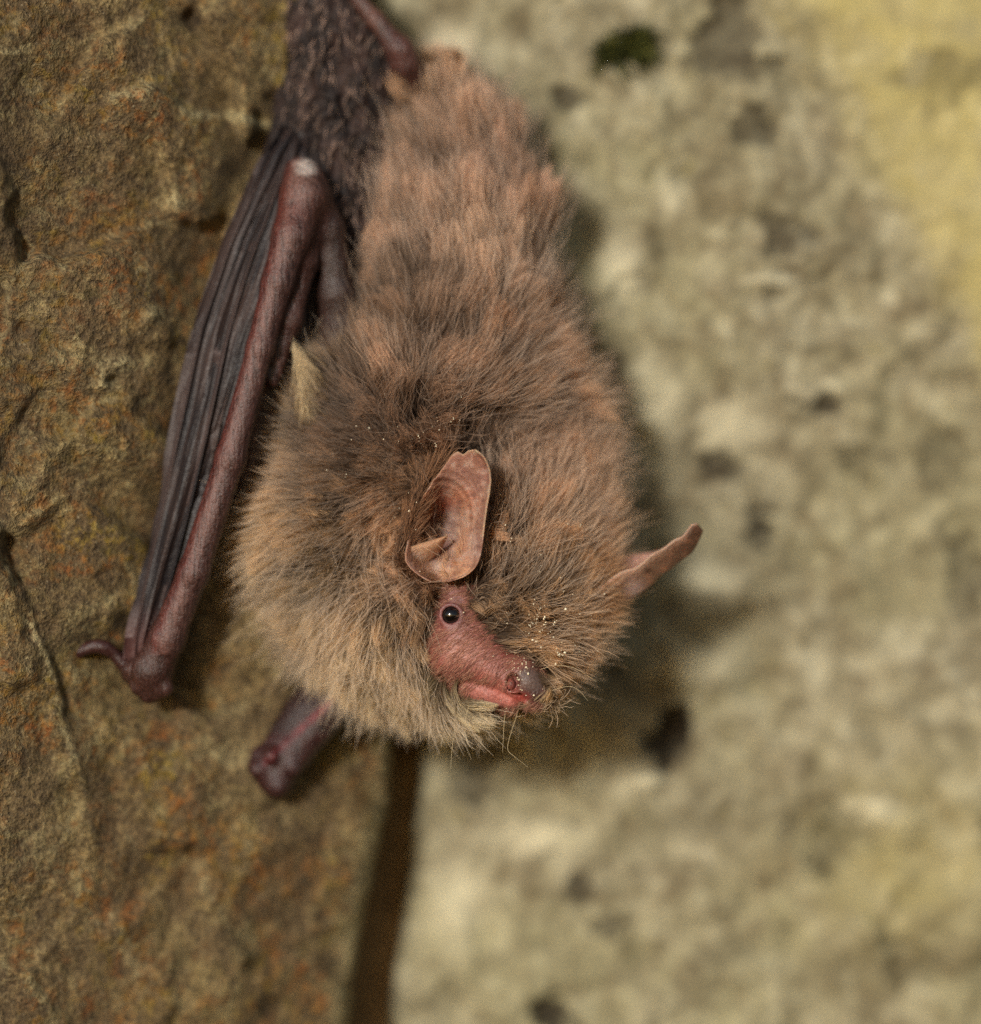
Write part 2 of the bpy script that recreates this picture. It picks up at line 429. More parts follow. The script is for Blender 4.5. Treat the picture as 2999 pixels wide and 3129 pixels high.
# ---- right stone
E_R = [(-5000, 1050), (0, 1130), (1000, 1230), (1800, 1275), (2400, 1278), (2700, 1240), (3129, 1188), (6000, 1000)]
def right_d(px, py):
    return 17.2 + 3.4 * sstep(950, 1700, py) + 0.00024 * np.clip(px - 1600, -400, 4000)
def build_right():
    rows = axis_lines(-5200, -90, 3220, 8300, 11)
    uin = np.concatenate([np.linspace(0, 1, 180), 1 + np.cumsum(0.006 * 1.2 ** np.arange(25))])
    py = rows[:, None]
    edge = interp(E_R, rows) + 16 * fbm(rows / 90.0, 4.3, octv=3, seed=15)
    rr = 110.0
    st = np.linspace(1, 0, 13)[:-1][None] ** 1.5
    th = np.linspace(-math.pi / 2, 0, 11)[:-1][None]
    x0 = (edge + rr)[:, None]
    fr = x0 + (3080 - x0) * uin[None]
    d0 = right_d(fr, py)
    rx = x0 + rr * np.sin(th); rd = right_d(x0, py * 1.0) + rr * K * (1 - np.cos(th))
    sx = edge[:, None] + 50 * st; sd = rd[:, :1] + 16 * st
    px = np.concatenate([sx, rx, fr], 1); d = np.concatenate([sd, rd, d0], 1)
    pyg = np.broadcast_to(py, px.shape)
    X, Z = px * K, pyg * K
    disp = 1.3 * fbm(X / 12.0, Z / 9.0, octv=3, seed=41) + 0.55 * fbm(X / 3.2, Z / 2.4, octv=4, seed=42)
    disp = disp + 0.2 * fbm(X / 0.9, Z / 0.7, octv=3, seed=43)
    hh = 3.0 * fbm(X / 10.0 + 3, Z / 6.0 - .5 * X / 6.0, octv=4, seed=49)
    fl = np.floor(hh); disp = disp - 0.45 * (fl + sstep(.5, 1.0, hh - fl)) * .5
    ff, fe, fid = facets(px, pyg, 220, 55, .0024, .06, x0=900, x1=3500)
    f2, fe2, fid2 = facets(px, pyg, 85, 56, .002, .05, x0=900, x1=3500)
    disp = disp + (ff + f2) * .9
    tone = .5 * fid + .5 * fid2
    dirt = 0.0 * np.exp(-(fe / 14.0) ** 2) * np.clip(-.2 + 1.8 * fbm(px / 90, pyg / 90, octv=3, seed=57), 0, 1)
    pale = 0.22 * sstep(.72, .8, fid2) * np.clip(.3 + fbm(px / 120, pyg / 120, octv=2, seed=58), 0, 1)
    rag = 1.0 * fbm(px / 55.0, pyg / 48.0, octv=5, seed=64, gain=.62)
    nz = 30 * fbm(px / 60.0, pyg / 60.0, octv=4, seed=51); nz2 = 30 * fbm(px / 70.0 + 9, pyg / 70.0, octv=4, seed=52)
    for (x, y, rx_, ry_, dep, dt) in (
        (2190, 1440, 72, 58, .9, .85), (2325, 1615, 70, 85, 1.1, .95), (2040, 2270, 80, 105, 1.4, 1.0), (2490, 1248, 70, 48, .9, .85),
        (1690, 3110, 95, 70, 1.2, .95), (1775, 2720, 42, 70, .7, .8), (1862, 2828, 42, 34, .6, .75), (2230, 130, 140, 150, 1.0, .7),
        (2300, 380, 70, 80, .8, .7), (1728, 296, 56, 40, .7, .8), (2395, 720, 100, 70, .8, .7), (2420, 860, 130, 40, .6, .5),
        (2890, 230, 170, 110, .4, .45), (1455, 2400, 85, 60, .8, .6), (2960, 1760, 70, 150, .8, .55), (2540, 2560, 130, 120, .8, .5),
        (2700, 2460, 140, 50, .5, .35), (1890, 180, 60, 40, .8, .8), (1960, 120, 34, 40, .5, .6), (1960, 880, 110, 60, .5, .3), (2130, 560, 90, 60, .5, .35),
        (2880, 1400, 80, 130, .5, .4), (2640, 1420, 90, 60, .5, .35), (2050, 2240, 50, 60, .8, .9), (1800, 1480, 60, 120, .8, .6),
        (1500, 2310, 120, 60, 1.0, .6), (2780, 2950, 120, 80, .5, .35), (2250, 2900, 100, 60, .4, .3), (1880, 1150, 40, 60, .5, .4)):
        rg_ = np.sqrt(((px - x + nz) / (rx_ * 1.0)) ** 2 + ((pyg - y + nz2) / (ry_ * 1.0)) ** 2)
        q = 1.0 - rg_ + rag
        q = sstep(.02, .45, q) * (rg_ < 2.2); disp = disp + dep * q; dirt = np.maximum(dirt, dt * q * (1 + .15 * fbm(px / 25, pyg / 25, octv=2, seed=59)))
    for (x, y, rx_, ry_, dep) in ((1985, 2392, 70, 34, .8), (2160, 1775, 110, 50, .8), (2370, 862, 100, 22, .6), (2660, 2480, 90, 44, .6), (1900, 830, 70, 110, .5),
                                  (2000, 1250, 110, 140, .4), (1650, 2560, 160, 60, .4), (2120, 2030, 100, 60, .6), (2240, 1300, 120, 80, .3),
                                  (1400, 160, 90, 90, .5), (2050, 600, 50, 60, .4), (1400, 2750, 80, 150, .3)):
        q = np.exp(-(((px - x + nz * .7) / rx_) ** 2 + ((pyg - y + nz2 * .7) / ry_) ** 2) ** 1.4)
        disp = disp - dep * q; pale = np.maximum(pale, 0.7 * q)
    # diagonal break: smoother yellowish face to the upper right
    t = (px - 2360) - 0.58 * (pyg - 0) + nz * 2.5
    yel = sstep(-90, 200, t) * (1 - 0.6 * sstep(500, 1000, t))
    disp = disp * (1 - 0.55 * sstep(0, 160, t)) + 0.0016 * np.clip(t, 0, 900)
    yel = np.maximum(yel, 0.5 * np.exp(-(((px - 2800) / 300) ** 2 + ((pyg - 2650) / 260) ** 2)))
    d = d + disp
    pts = P(px, pyg, d)
    nr, nc = px.shape
    o = mesh_obj('stone', pts.reshape(-1, 3), grid_faces(nr, nc)[:, ::-1], M_pale, wall,
                 attrs={'dirt': np.clip(dirt, 0, 1).ravel(), 'pale': np.clip(pale, 0, 1).ravel(), 'yellow': np.clip(yel, 0, 1).ravel(), 'tone': tone.ravel()})
    o.matrix_parent_inverse = wall.matrix_world.inverted()
    o['label'] = 'pale greenish limestone block with dark pits'
    return o

bpy.context.view_layer.update()
build_left()
build_right()
# mortar bed closing the joint behind the two stones
def build_mortar():
    xs = np.linspace(-4500, 7500, 90); xs = np.sort(np.concatenate([xs, np.linspace(700, 1600, 60)]))
    ys = np.linspace(-5000, 8200, 150)
    px, py = np.meshgrid(xs, ys)
    d = 24 + 1.2 * fbm(px * K / 4, py * K / 4, octv=4, seed=61)
    o = mesh_obj('mortar', P(px, py, d).reshape(-1, 3), grid_faces(len(ys), len(xs))[:, ::-1], M_mortar, wall)
    o.matrix_parent_inverse = wall.matrix_world.inverted()
build_mortar()

# ---- moss tuft in a pit of the pale stone
def build_moss():
    m = Mat('moss_green'); v = m.coords()
    m.l(m.ramp(m.noise(v, 1.5, 3), [(0.35, lin(34, 38, 14)), (0.55, lin(70, 74, 26)), (0.7, lin(124, 118, 48))]), m.b.inputs['Base Color'])
    m.b.inputs['Roughness'].default_value = 0.6
    vs, fs = [], []
    base = P(1905, 165, 17.6)
    cents = ((-1.15, -.35, .62), (-.45, -.15, .6), (.95, .85, .42), (1.0, -.45, .5), (.3, .45, .5))
    for i in range(560):
        cx_, cz_, cr_ = cents[i % 5]
        a = random.uniform(0, 2 * math.pi); r = math.sqrt(random.random()) * cr_
        root = base + np.array([cx_ + r * math.cos(a), random.uniform(-0.6, 0.6), cz_ + r * math.sin(a) * 0.85])
        dr = np.array([math.cos(a) * 0.6 + random.gauss(0, .35), -random.uniform(0.5, 1.0), math.sin(a) * 0.6 + 0.25 + random.gauss(0, .35)])
        dr /= np.linalg.norm(dr); L = random.uniform(0.9, 2.8)
        sd = np.cross(dr, [random.gauss(0, 1) for _ in range(3)]); sd /= np.linalg.norm(sd); sd *= random.uniform(.09, .17)
        nn = np.cross(dr, sd); nn /= np.linalg.norm(nn)
        k = len(vs)
        mid = root + dr * L * .5 + nn * .05
        vs += [root - sd * .5, root + sd * .5, mid + sd, mid - sd, root + dr * L + np.array([0, 0, -.15 * L]), mid - nn * .05]
        fs += [(k, k + 1, k + 2, k + 3), (k + 3, k + 2, k + 4, k + 5)]
    o = mesh_obj('moss_tuft', np.array(vs), np.array(fs), m.m, origin=tuple(base))
    o['label'] = 'small dark green moss tuft growing in a pit of the pale stone'
    o['category'] = 'moss'
build_moss()

# ================================================================== THE BAT
# ---- signed distance field of the body (all lengths mm)
class Cone:      # rounded cone between two joints
    def __init__(s, a, b, ra, rb, k, grp):
        s.a, s.b, s.ra, s.rb, s.k, s.grp = np.array(P(*a)), np.array(P(*b)), ra, rb, k, grp
        s.lo = np.minimum(s.a - ra, s.b - rb); s.hi = np.maximum(s.a + ra, s.b + rb)
    def __call__(s, x, y, z):
        ab = s.b - s.a; L2 = max(float(ab @ ab), 1e-9)
        px, py, pz = x - s.a[0], y - s.a[1], z - s.a[2]
        t = np.clip((px * ab[0] + py * ab[1] + pz * ab[2]) / L2, 0, 1)
        dx, dy, dz = px - t * ab[0], py - t * ab[1], pz - t * ab[2]
        return np.sqrt(dx * dx + dy * dy + dz * dz) - (s.ra + t * (s.rb - s.ra))
class Ell:       # ellipsoid with axis-aligned radii
    def __init__(s, c, r, k, grp):
        s.c, s.r, s.k, s.grp = np.array(P(*c)), np.array(r, float), k, grp
        s.lo, s.hi = s.c - s.r, s.c + s.r
    def __call__(s, x, y, z):
        a, b, c = (x - s.c[0]) / s.r[0], (y - s.c[1]) / s.r[1], (z - s.c[2]) / s.r[2]
        k0 = np.sqrt(a * a + b * b + c * c) + 1e-9
        k1 = np.sqrt((a / s.r[0]) ** 2 + (b / s.r[1]) ** 2 + (c / s.r[2]) ** 2) + 1e-9
        return k0 * (k0 - 1.0) / k1

prims = []
def chain(pts, k, grp):
    for p, q in zip(pts[:-1], pts[1:]):
        prims.append(Cone(p[:3], q[:3], p[3], q[3], k, grp))
# trunk, tail end to shoulders
chain([(1340, 385, 12.5, 2.3), (1375, 520, 12, 3.4), (1385, 740, 11.5, 4.5), (1355, 1000, 10.8, 5.4), (1310, 1300, 10.8, 7.0), (1265, 1500, 11.2, 7.6)], 2.0, 'fur')
# right shoulder, left shoulder ridge
prims.append(Cone((1445, 1150, 11.5), (1570, 1480, 11), 4.0, 3.9, 2.5, 'fur'))
prims.append(Cone((1065, 1230, 8.6), (1030, 1510, 8.5), 2.2, 3.2, 1.5, 'fur'))
# skull, forehead, throat and jaw mass
prims.append(Ell((1570, 1690, 9.0), (4.3, 5.4, 5.2), 2.0, 'fur'))
prims.append(Ell((1605, 1850, 6.2), (3.0, 3.8, 3.7), 1.6, 'fur'))
prims.append(Cone((1010, 1660, 10), (1270, 1900, 7.6), 4.3, 4.3, 1.8, 'fur'))
prims.append(Cone((1270, 1890, 7.6), (1462, 2048, 5.2), 4.0, 2.1, 1.5, 'fur'))
prims.append(Ell((1615, 1985, 5.4), (2.0, 2.8, 2.0), 1.2, 'fur'))
prims.append(Ell((1585, 2055, 5.2), (1.9, 2.0, 1.7), 1.0, 'fur'))
# muzzle, cheek, brow
prims.append(Cone((1412, 1965, 2.9), (1585, 2072, 1.9), 2.45, 1.45, 0.9, 'face'))
prims.append(Cone((1400, 1800, 4.0), (1440, 1920, 3.2), 2.2, 2.2, 0.9, 'face'))
prims.append(Ell((1390, 2010, 2.2), (1.7, 1.6, 1.7), 0.7, 'face'))
prims.append(Ell((1612, 2082, 1.5), (1.22, 1.5, 1.38), 0.4, 'face'))
prims.append(Ell((1634, 2110, 1.3), (0.72, 0.95, 0.8), 0.45, 'face'))
prims.append(Cone((1450, 2020, 1.6), (1560, 2088, 0.9), 1.0, 0.6, 0.5, 'face'))
prims.append(Cone((1590, 2068, 1.25), (1634, 2120, 1.1), 1.2, 0.92, 0.35, 'face'))
jaw = [Cone((1400, 2065, 3.4), (1500, 2112, 2.2), 1.7, 1.05, 0.5, 'face'),
       Cone((1500, 2112, 2.2), (1560, 2140, 1.9), 1.05, 0.72, 0.4, 'face')]
# near wing arm
chain([(920, 530, 6.2, 1.15), (928, 600, 5.4, 1.6), (893, 720, 4.4, 1.35), (850, 860, 3.8, 1.08), (797, 1061, 3.4, .92), (705, 1400, 3.1, 1.0),
       (592, 1750, 3.2, 1.05), (512, 1950, 3.9, 1.22), (466, 2052, 4.5, 1.4), (476, 2098, 4.7, 1.0)], 0.5, 'arm')
prims.append(Cone((408, 2050, 5.2), (440, 2085, 5.2), 0.9, 0.9, 0.6, 'arm'))
chain([(945, 560, 6.2, 1.25), (1000, 700, 6.6, 1.15), (1030, 900, 7.0, 1.25), (1060, 1180, 8.5, 2.0)], 0.6, 'arm')
chain([(950, 610, 6.0, 1.25), (925, 800, 5.4, 1.0), (885, 980, 5.0, .85), (830, 1160, 4.7, .6)], 0.6, 'arm')
# far wing arm
chain([(1150, 2020, 8.8, 1.4), (1015, 2165, 8.9, 1.35), (895, 2300, 9.2, 1.3), (845, 2365, 9.2, 1.35)], 0.6, 'arm')
chain([(1060, 2040, 9.6, 1.5), (935, 2180, 9.8, 1.35), (805, 2325, 9.6, 1.1)], 0.9, 'arm')
prims.append(Cone((800, 2328, 9.4), (850, 2395, 9.4), 1.2, 1.1, 0.6, 'arm'))
for (x, y, d_, r_) in ((398, 2046, 4.6, .6), (424, 2100, 4.5, .55), (505, 2104, 4.1, .6), (452, 2128, 4.7, .5), (440, 2030, 3.9, .55), (792, 2350, 8.4, .7), (850, 2402, 8.5, .75), (895, 2345, 8.2, .65), (832, 2310, 8.1, .6)):
    prims.append(Ell((x, y, d_), (r_, r_, r_), 0.35, 'arm'))
# hind leg with the knee beside the rump, tail
chain([(1335, 350, 12.0, 1.6), (1237, 195, 8.4, 1.0), (1222, 150, 8.0, 0.92), (1150, 62, 8.2, 0.62), (1060, -45, 8.6, 0.52), (960, -170, 9.2, 0.5), (900, -260, 8.8, 0.75)], 0.5, 'leg')
chain([(1300, 380, 12.0, 1.6), (1100, 240, 10.4, 0.9), (1000, 60, 9.6, 0.6), (930, -160, 9.0, 0.4)], 0.5, 'leg')
crease = [Cone(a, b, ra, rb, 2.2, 'cut') for (a, b, ra, rb) in (((985, 1150, 3.0), (1110, 1310, 2.2), 1.1, 1.7), ((1110, 1310, 2.2), (1225, 1440, 2.0), 1.7, 1.8), ((1225, 1440, 2.0), (1390, 1330, 2.0), 1.6, 1.3), ((1390, 1330, 2.2), (1520, 1300, 3.4), 1.3, 1.6), ((1520, 1300, 3.4), (1690, 1360, 6.6), 1.6, 1.8), ((1225, 1440, 2.0), (1180, 1700, 3.0), 1.6, 1.2))]
ear_cut = Ell((1338, 1610, 1.8), (2.4, 4.8, 3.3), 0.5, 'cut')
carves = [ear_cut, Cone((1438, 2058, 0.2), (1490, 2076, 0.2), 0.12, 0.26, 0.2, 'cut'), Cone((1490, 2076, 0.2), (1560, 2112, 0.2), 0.26, 0.34, 0.2, 'cut'),
          Cone((1560, 2112, 0.4), (1612, 2142, 0.9), 0.34, 0.3, 0.25, 'cut')]
nostril = Ell((1568, 2084, 0.25), (0.46, 0.85, 0.62), 0.2, 'cut')
nostril_in = Ell((1562, 2090, 0.85), (0.30, 0.55, 0.40), 0.1, 'add')
EYE = (1379, 1880, 1.15); EYE_R = 0.62
eye_c = P(*EYE)

def smin(a, b, k):
    h = np.maximum(k - np.abs(a - b), 0) / k
    return np.minimum(a, b) - h * h * k * 0.25
def smax(a, b, k): return -smin(-a, -b, k)

def apply_all(x, y, z, F=None, sub=None):
    """evaluate on points"""
    f = np.full(np.shape(x), 20.0)
    for p in prims: f = smin(f, p(x, y, z), p.k)
    for c in crease: f = smax(f, -c(x, y, z), c.k)
    return f

def face_detail(f, x, y, z):
    j = np.minimum(smin(jaw[0](x, y, z), jaw[1](x, y, z), 0.4), 20)
    f = smin(f, j, 0.25)
    for c in carves: f = smax(f, -c(x, y, z), c.k)
    # eyelid rim and socket
    r = np.sqrt((x - eye_c[0]) ** 2 + (z - eye_c[2]) ** 2)
    rim = np.sqrt((r - 0.70) ** 2 + (y - (eye_c[1] - 0.15)) ** 2) - 0.17
    f = smin(f, rim, 0.35)
    sock = np.sqrt((x - eye_c[0]) ** 2 + (y - eye_c[1]) ** 2 + (z - eye_c[2]) ** 2) - EYE_R
    f = smax(f, -sock, 0.06)
    nc_ = P(1568, 2084, 0.25)
    rr_ = np.sqrt(((x - nc_[0]) / .9) ** 2 + ((z - nc_[2]) / 1.15) ** 2)
    f = smin(f, np.sqrt((rr_ - 0.62) ** 2 + (y - nc_[1] - .15) ** 2) - 0.09, 0.25)
    nr = nostril(x, y, z)
    f = smax(f, -nr, 0.16)
    f = smin(f, nostril_in(x, y, z), 0.12)
    return f

def sdf_pts(x, y, z):
    f = apply_all(x, y, z)
    return face_detail(f, x, y, z)

def build_grid():
    lo = np.min([p.lo for p in prims], 0) - 1.2; hi = np.max([p.hi for p in prims], 0) + 1.2
    f0, f1 = P(1270, 2220, -1.5), P(1720, 1760, 4.0)
    axes = []
    for a in range(3):
        l, h = min(f0[a], f1[a]), max(f0[a], f1[a])
        x, xs = lo[a], []
        while x < hi[a]:
            xs.append(x)
            dist = max(l - x, x - h, 0)
            x += min(0.13 + 0.06 * dist, 0.27)
        axes.append(np.array(xs))
    X, Y, Z = axes
    F = np.full((len(X), len(Y), len(Z)), 6.0)
    def blk(lo_, hi_, m=2.8):
        sl = []
        for a in range(3):
            i0 = max(np.searchsorted(axes[a], lo_[a] - m) - 1, 0); i1 = min(np.searchsorted(axes[a], hi_[a] + m) + 1, len(axes[a]))
            sl.append(slice(i0, i1))
        return tuple(sl), X[sl[0]][:, None, None], Y[sl[1]][None, :, None], Z[sl[2]][None, None, :]
    for p in prims:
        s, x, y, z = blk(p.lo, p.hi)
        F[s] = smin(F[s], p(x, y, z), p.k)
    for p in crease:
        s, x, y, z = blk(p.lo, p.hi)
        F[s] = smax(F[s], -p(x, y, z), p.k)
    s, x, y, z = blk(P(1260, 2200, 1.0), P(1700, 1500, 4.0), 2.5)
    x, y, z = np.broadcast_arrays(x, y, z)
    F[s] = face_detail(F[s], x, y, z)
    return axes, F

def surface_nets(axes, F):
    S = F < 0
    nx, ny, nz = F.shape
    c = S[:-1, :-1, :-1].astype(np.int8)
    for i in (0, 1):
        for j in (0, 1):
            for k in (0, 1):
                if i + j + k: c = c + S[i:nx - 1 + i, j:ny - 1 + j, k:nz - 1 + k]
    act = (c > 0) & (c < 8)
    idx = np.full(act.shape, -1, np.int64)
    I, J, Kk = np.nonzero(act)
    idx[I, J, Kk] = np.arange(len(I))
    acc = np.zeros((len(I), 3)); cnt = np.zeros(len(I))
    ax = axes
    for a in range(3):
        b, d = [q for q in range(3) if q != a]
        for u in (0, 1):
            for v in (0, 1):
                o = [0, 0, 0]; o[b], o[d] = u, v
                p0 = [I + o[0], J + o[1], Kk + o[2]]; p1 = [q.copy() for q in p0]; p1[a] = p1[a] + 1
                f0, f1 = F[tuple(p0)], F[tuple(p1)]
                m = (f0 < 0) != (f1 < 0)
                t = np.where(m, f0 / np.where(m, f0 - f1, 1), 0)
                pt = np.stack([ax[q][p0[q]] for q in range(3)], -1)
                pt[:, a] += t * (ax[a][p1[a]] - ax[a][p0[a]])
                acc[m] += pt[m]; cnt[m] += 1
    V = acc / cnt[:, None]
    quads = []
    for a in range(3):
        b, d = (a + 1) % 3, (a + 2) % 3
        sl0 = [slice(None)] * 3; sl1 = [slice(None)] * 3
        sl0[a] = slice(0, -1); sl1[a] = slice(1, None)
        e = S[tuple(sl0)] != S[tuple(sl1)]
        g = np.array(np.nonzero(e))
        ok = (g[b] > 0) & (g[d] > 0) & (g[b] < F.shape[b] - 1) & (g[d] < F.shape[d] - 1)
        g = g[:, ok]
        ins = S[tuple(g)]
        q = []
        for (u, v) in ((1, 1), (0, 1), (0, 0), (1, 0)):
            h = g.copy(); h[b] -= u; h[d] -= v
            q.append(idx[tuple(h)])
        q = np.stack(q, -1)
        q[~ins] = q[~ins][:, ::-1]
        quads.append(q)
    return V, np.concatenate(quads)

axes, F = build_grid()
BV, BF = surface_nets(axes, F)
del F
def grad(p, e=0.03):
    x, y, z = p[:, 0], p[:, 1], p[:, 2]
    g = np.stack([sdf_pts(x + e, y, z) - sdf_pts(x - e, y, z), sdf_pts(x, y + e, z) - sdf_pts(x, y - e, z),
                  sdf_pts(x, y, z + e) - sdf_pts(x, y, z - e)], -1) / (2 * e)
    return g
g = grad(BV)
f = sdf_pts(BV[:, 0], BV[:, 1], BV[:, 2])
g2 = np.maximum((g * g).sum(1), 0.25)
BV = BV - g * np.clip(f / g2, -0.12, 0.12)[:, None]
BN = g / np.sqrt((g * g).sum(1, keepdims=True) + 1e-12)

# groups on the surface
def group_d(p, grp):
    f = np.full(len(p), 20.0)
    for q in prims:
        if q.grp in grp: f = smin(f, q(p[:, 0], p[:, 1], p[:, 2]), q.k)
    return f
dF, dM, dA = group_d(BV, ('fur',)), group_d(BV, ('face',)), group_d(BV, ('arm', 'leg'))
for j in jaw: dM = np.minimum(dM, j(BV[:, 0], BV[:, 1], BV[:, 2]))

def gauss(px, py, x, y, rx, ry=None):
    ry = ry or rx
    return np.exp(-(((px - x) / rx) ** 2 + ((py - y) / ry) ** 2))

def inpoly(px, py, poly):
    poly = np.array(poly, float); n = len(poly)
    ins = np.zeros(px.shape, bool)
    for i in range(n):
        x0, y0 = poly[i]; x1, y1 = poly[(i + 1) % n]
        c = ((y0 > py) != (y1 > py)) & (px < (x1 - x0) * (py - y0) / (y1 - y0 + 1e-9) + x0)
        ins ^= c
    return ins

FACE_POLY = [(1335, 1770), (1432, 1780), (1462, 1870), (1502, 1935), (1560, 1982), (1615, 2015), (1668, 2056), (1676, 2126), (1640, 2166), (1570, 2185),
             (1500, 2170), (1430, 2130), (1365, 2085), (1315, 2030), (1305, 1960), (1318, 1900), (1330, 1850)]
bpx, bpy_ = unP(BV)

def body_colors():
    px, py, d = bpx, bpy_, BV[:, 1]
    n1 = fbm(BV[:, 0] / 0.7, BV[:, 1] / 0.7, BV[:, 2] / 0.7, octv=3, seed=71)
    n2 = fbm(BV[:, 0] / 2.2, BV[:, 1] / 2.2, BV[:, 2] / 2.2, octv=3, seed=72)
    c = np.tile(lin(92, 60, 42), (len(BV), 1))
    def blend(w, colr):
        nonlocal c
        w = np.clip(w, 0, 1)[:, None]; c = c * (1 - w) + np.asarray(colr) * w
    isf = sstep(-0.2, 0.5, dF - dM) * (d < 5.5)
    isf = np.maximum(isf, (inpoly(px, py, FACE_POLY) & (d < 3.8)) * 1.0)
    blend(isf, lin(150, 86, 80))
    blend(isf * (0.5 + 0.9 * n2), lin(182, 122, 108))
    blend(isf * np.clip(n1, 0, 1) * 0.6, lin(124, 62, 56))
    blend(isf * gauss(px, py, 1335, 2000, 50, 90) * .85, lin(140, 70, 60))
    blend(isf * gauss(px, py, 1420, 1990, 70, 45) * .5, lin(188, 136, 116))
    blend(isf * gauss(px, py, 1400, 1810, 55, 40) * .7, lin(122, 68, 66))
    blend(isf * gauss(px, py, 1560, 1985, 40, 26) * .9, lin(112, 40, 38))
    blend(isf * gauss(px, py, 1480, 2040, 60, 30) * .35, lin(150, 88, 84))
    blend(isf * gauss(px, py, EYE[0] + 10, EYE[1], 62, 52) * 0.85, lin(98, 66, 66))
    # nose pad
    nose = gauss(px, py, 1622, 2082, 62, 62)
    blend(isf * sstep(0.25, 0.75, nose) * .95, lin(96, 80, 72))
    blend(isf * gauss(px, py, 1634, 2136, 50, 26) * .95, lin(58, 42, 38))
    blend(isf * gauss(px, py, 1600, 2120, 40, 16) * .8, lin(62, 40, 36))
    blend(gauss(px, py, 1563, 2086, 20, 24) * (d > 0.15) * isf, lin(146, 74, 66))
    blend(isf * gauss(px, py, 1568, 2084, 34, 38) * .5 * (d < .4), lin(96, 66, 60))
    # lips
    lip = np.zeros(len(px))
    for (x, y, r) in ((1470, 2082, 26), (1500, 2098, 30), (1530, 2118, 32), (1560, 2136, 32), (1590, 2146, 24)):
        lip = np.maximum(lip, gauss(px, py, x, y, r))
    blend(isf * lip * .95, lin(184, 108, 96))
    blend(isf * gauss(px, py, 1592, 2132, 26, 14) * .8, lin(150, 52, 44))
    # mouth corner dark line and chin rim
    blend(isf * gauss(px, py, 1540, 2166, 50, 9) * .7, lin(96, 50, 44))
    # limbs
    isl = sstep(0.0, 0.35, np.minimum(dF, 3) - dA) * (1 - isf)
    blend(isl, lin(66, 40, 35))
    blend(isl * (0.2 + n2), lin(86, 58, 50))
    near = isl * (d < 7.5) * (py < 2000) * (px < 1000)
    ax = np.interp(py, [520, 720, 860, 1061, 1400, 1750, 1950], [905, 870, 835, 782, 690, 577, 500])
    blend(near * np.exp(-((px - ax) / 22.0) ** 2) * .75, lin(128, 92, 84))
    ax2 = ax - 26
    blend(near * np.exp(-((px - ax2) / 12.0) ** 2) * .6, lin(104, 44, 38))
    blend(near * np.exp(-((px - ax - 50) / 22.0) ** 2) * .6 * (py > 620), lin(84, 60, 56))
    stripe = np.clip(fbm((px - ax) / 7.0, py / 160.0, octv=2, seed=81), 0, 1)
    blend(near * stripe * .5, lin(70, 38, 34))
    spk = np.clip(fbm(px / 6.0, py / 9.0, octv=2, seed=82) * 2 - .6, 0, 1)
    blend(near * spk * .5, lin(150, 112, 102))
    blend(isl * gauss(px, py, 900, 620, 60, 70) * .5, lin(112, 58, 44))
    blend(isl * sstep(.35, 1.05, gauss(px, py, 936, 508, 44, 40) + .45 * n1) * .9, lin(214, 204, 196))
    blend(isl * gauss(px, py, 925, 560, 45, 55) * .3, lin(170, 140, 130))
    blend(isl * sstep(915, 975, px - .28 * (900 - py)) * (py > 560) * (py < 1300) * (d < 12) * (px > 850) * .8, lin(58, 43, 38))
    # far wing vein
    t = (px - 800) / (1090 - 800); vy = 2370 - t * 270
    blend(isl * (d > 7) * (py > 2000) * .75, lin(54, 40, 40))
    blend(isl * (d > 7) * np.exp(-((py - vy + 30) / 14.0) ** 2) * (px > 800) * (py > 2030) * .8, lin(128, 32, 40))
    blend(isl * (py > 2240) * (d > 7) * .5, lin(70, 34, 34))
    # knee
    blend(isl * gauss(px, py, 1240, 165, 60, 60) * .5 * (py < 300), lin(112, 72, 66))
    blend(isl * gauss(px, py, 1130, 40, 70, 50) * .5, lin(128, 90, 78))
    return np.clip(c, 0.003, 0.9), isf, isl

bcol, ISF, ISL = body_colors()

def skin_mat():
    m = Mat('bat_skin'); v = m.coords()
    m.l(m.attr('col'), m.b.inputs['Base Color'])
    fine = m.noise(v, 5.5, 4, 0.65); mid = m.noise(v, 1.6, 3, 0.6)
    tc = m.n('ShaderNodeTexCoord'); mp = m.n('ShaderNodeMapping')
    mp.inputs['Rotation'].default_value = (0, math.radians(-16), 0); mp.inputs['Scale'].default_value = (4200, 4200, 420)
    m.l(tc.outputs['Object'], mp.inputs['Vector'])
    tend = m.noise(mp.outputs['Vector'], 1.0, 4, 0.6)
    lim = m.attr('limb', False)
    c = m.mix(m.math('MULTIPLY', lim, 0.75), m.attr('col'), m.ramp(tend, [(0.34, lin(120, 110, 104)), (0.5, lin(232, 226, 222)), (0.62, lin(255, 252, 250))]), 'MULTIPLY')
    c = m.mix(0.5, c, m.ramp(fine, [(0.36, lin(150, 140, 136)), (0.58, lin(255, 255, 255))]), 'MULTIPLY')
    m.l(c, m.b.inputs['Base Color'])
    nb = m.bump(m.math('MULTIPLY', tend, lim), 0.16, 0.8)
    m.l(m.bump(m.math('ADD', m.math('MULTIPLY', fine, 0.8), mid), 0.085, 0.9, nb), m.b.inputs['Normal'])
    m.l(m.ramp(fine, [(0.3, 0.28), (0.7, 0.46)]), m.b.inputs['Roughness'])
    m.b.inputs['Specular IOR Level'].default_value = 0.45
    m.b.inputs['Subsurface Weight'].default_value = 0.12
    m.b.inputs['Subsurface Radius'].default_value = (1.0, 0.35, 0.2)
    m.b.inputs['Subsurface Scale'].default_value = 0.35 * MM
    return m.m
M_skin = skin_mat()

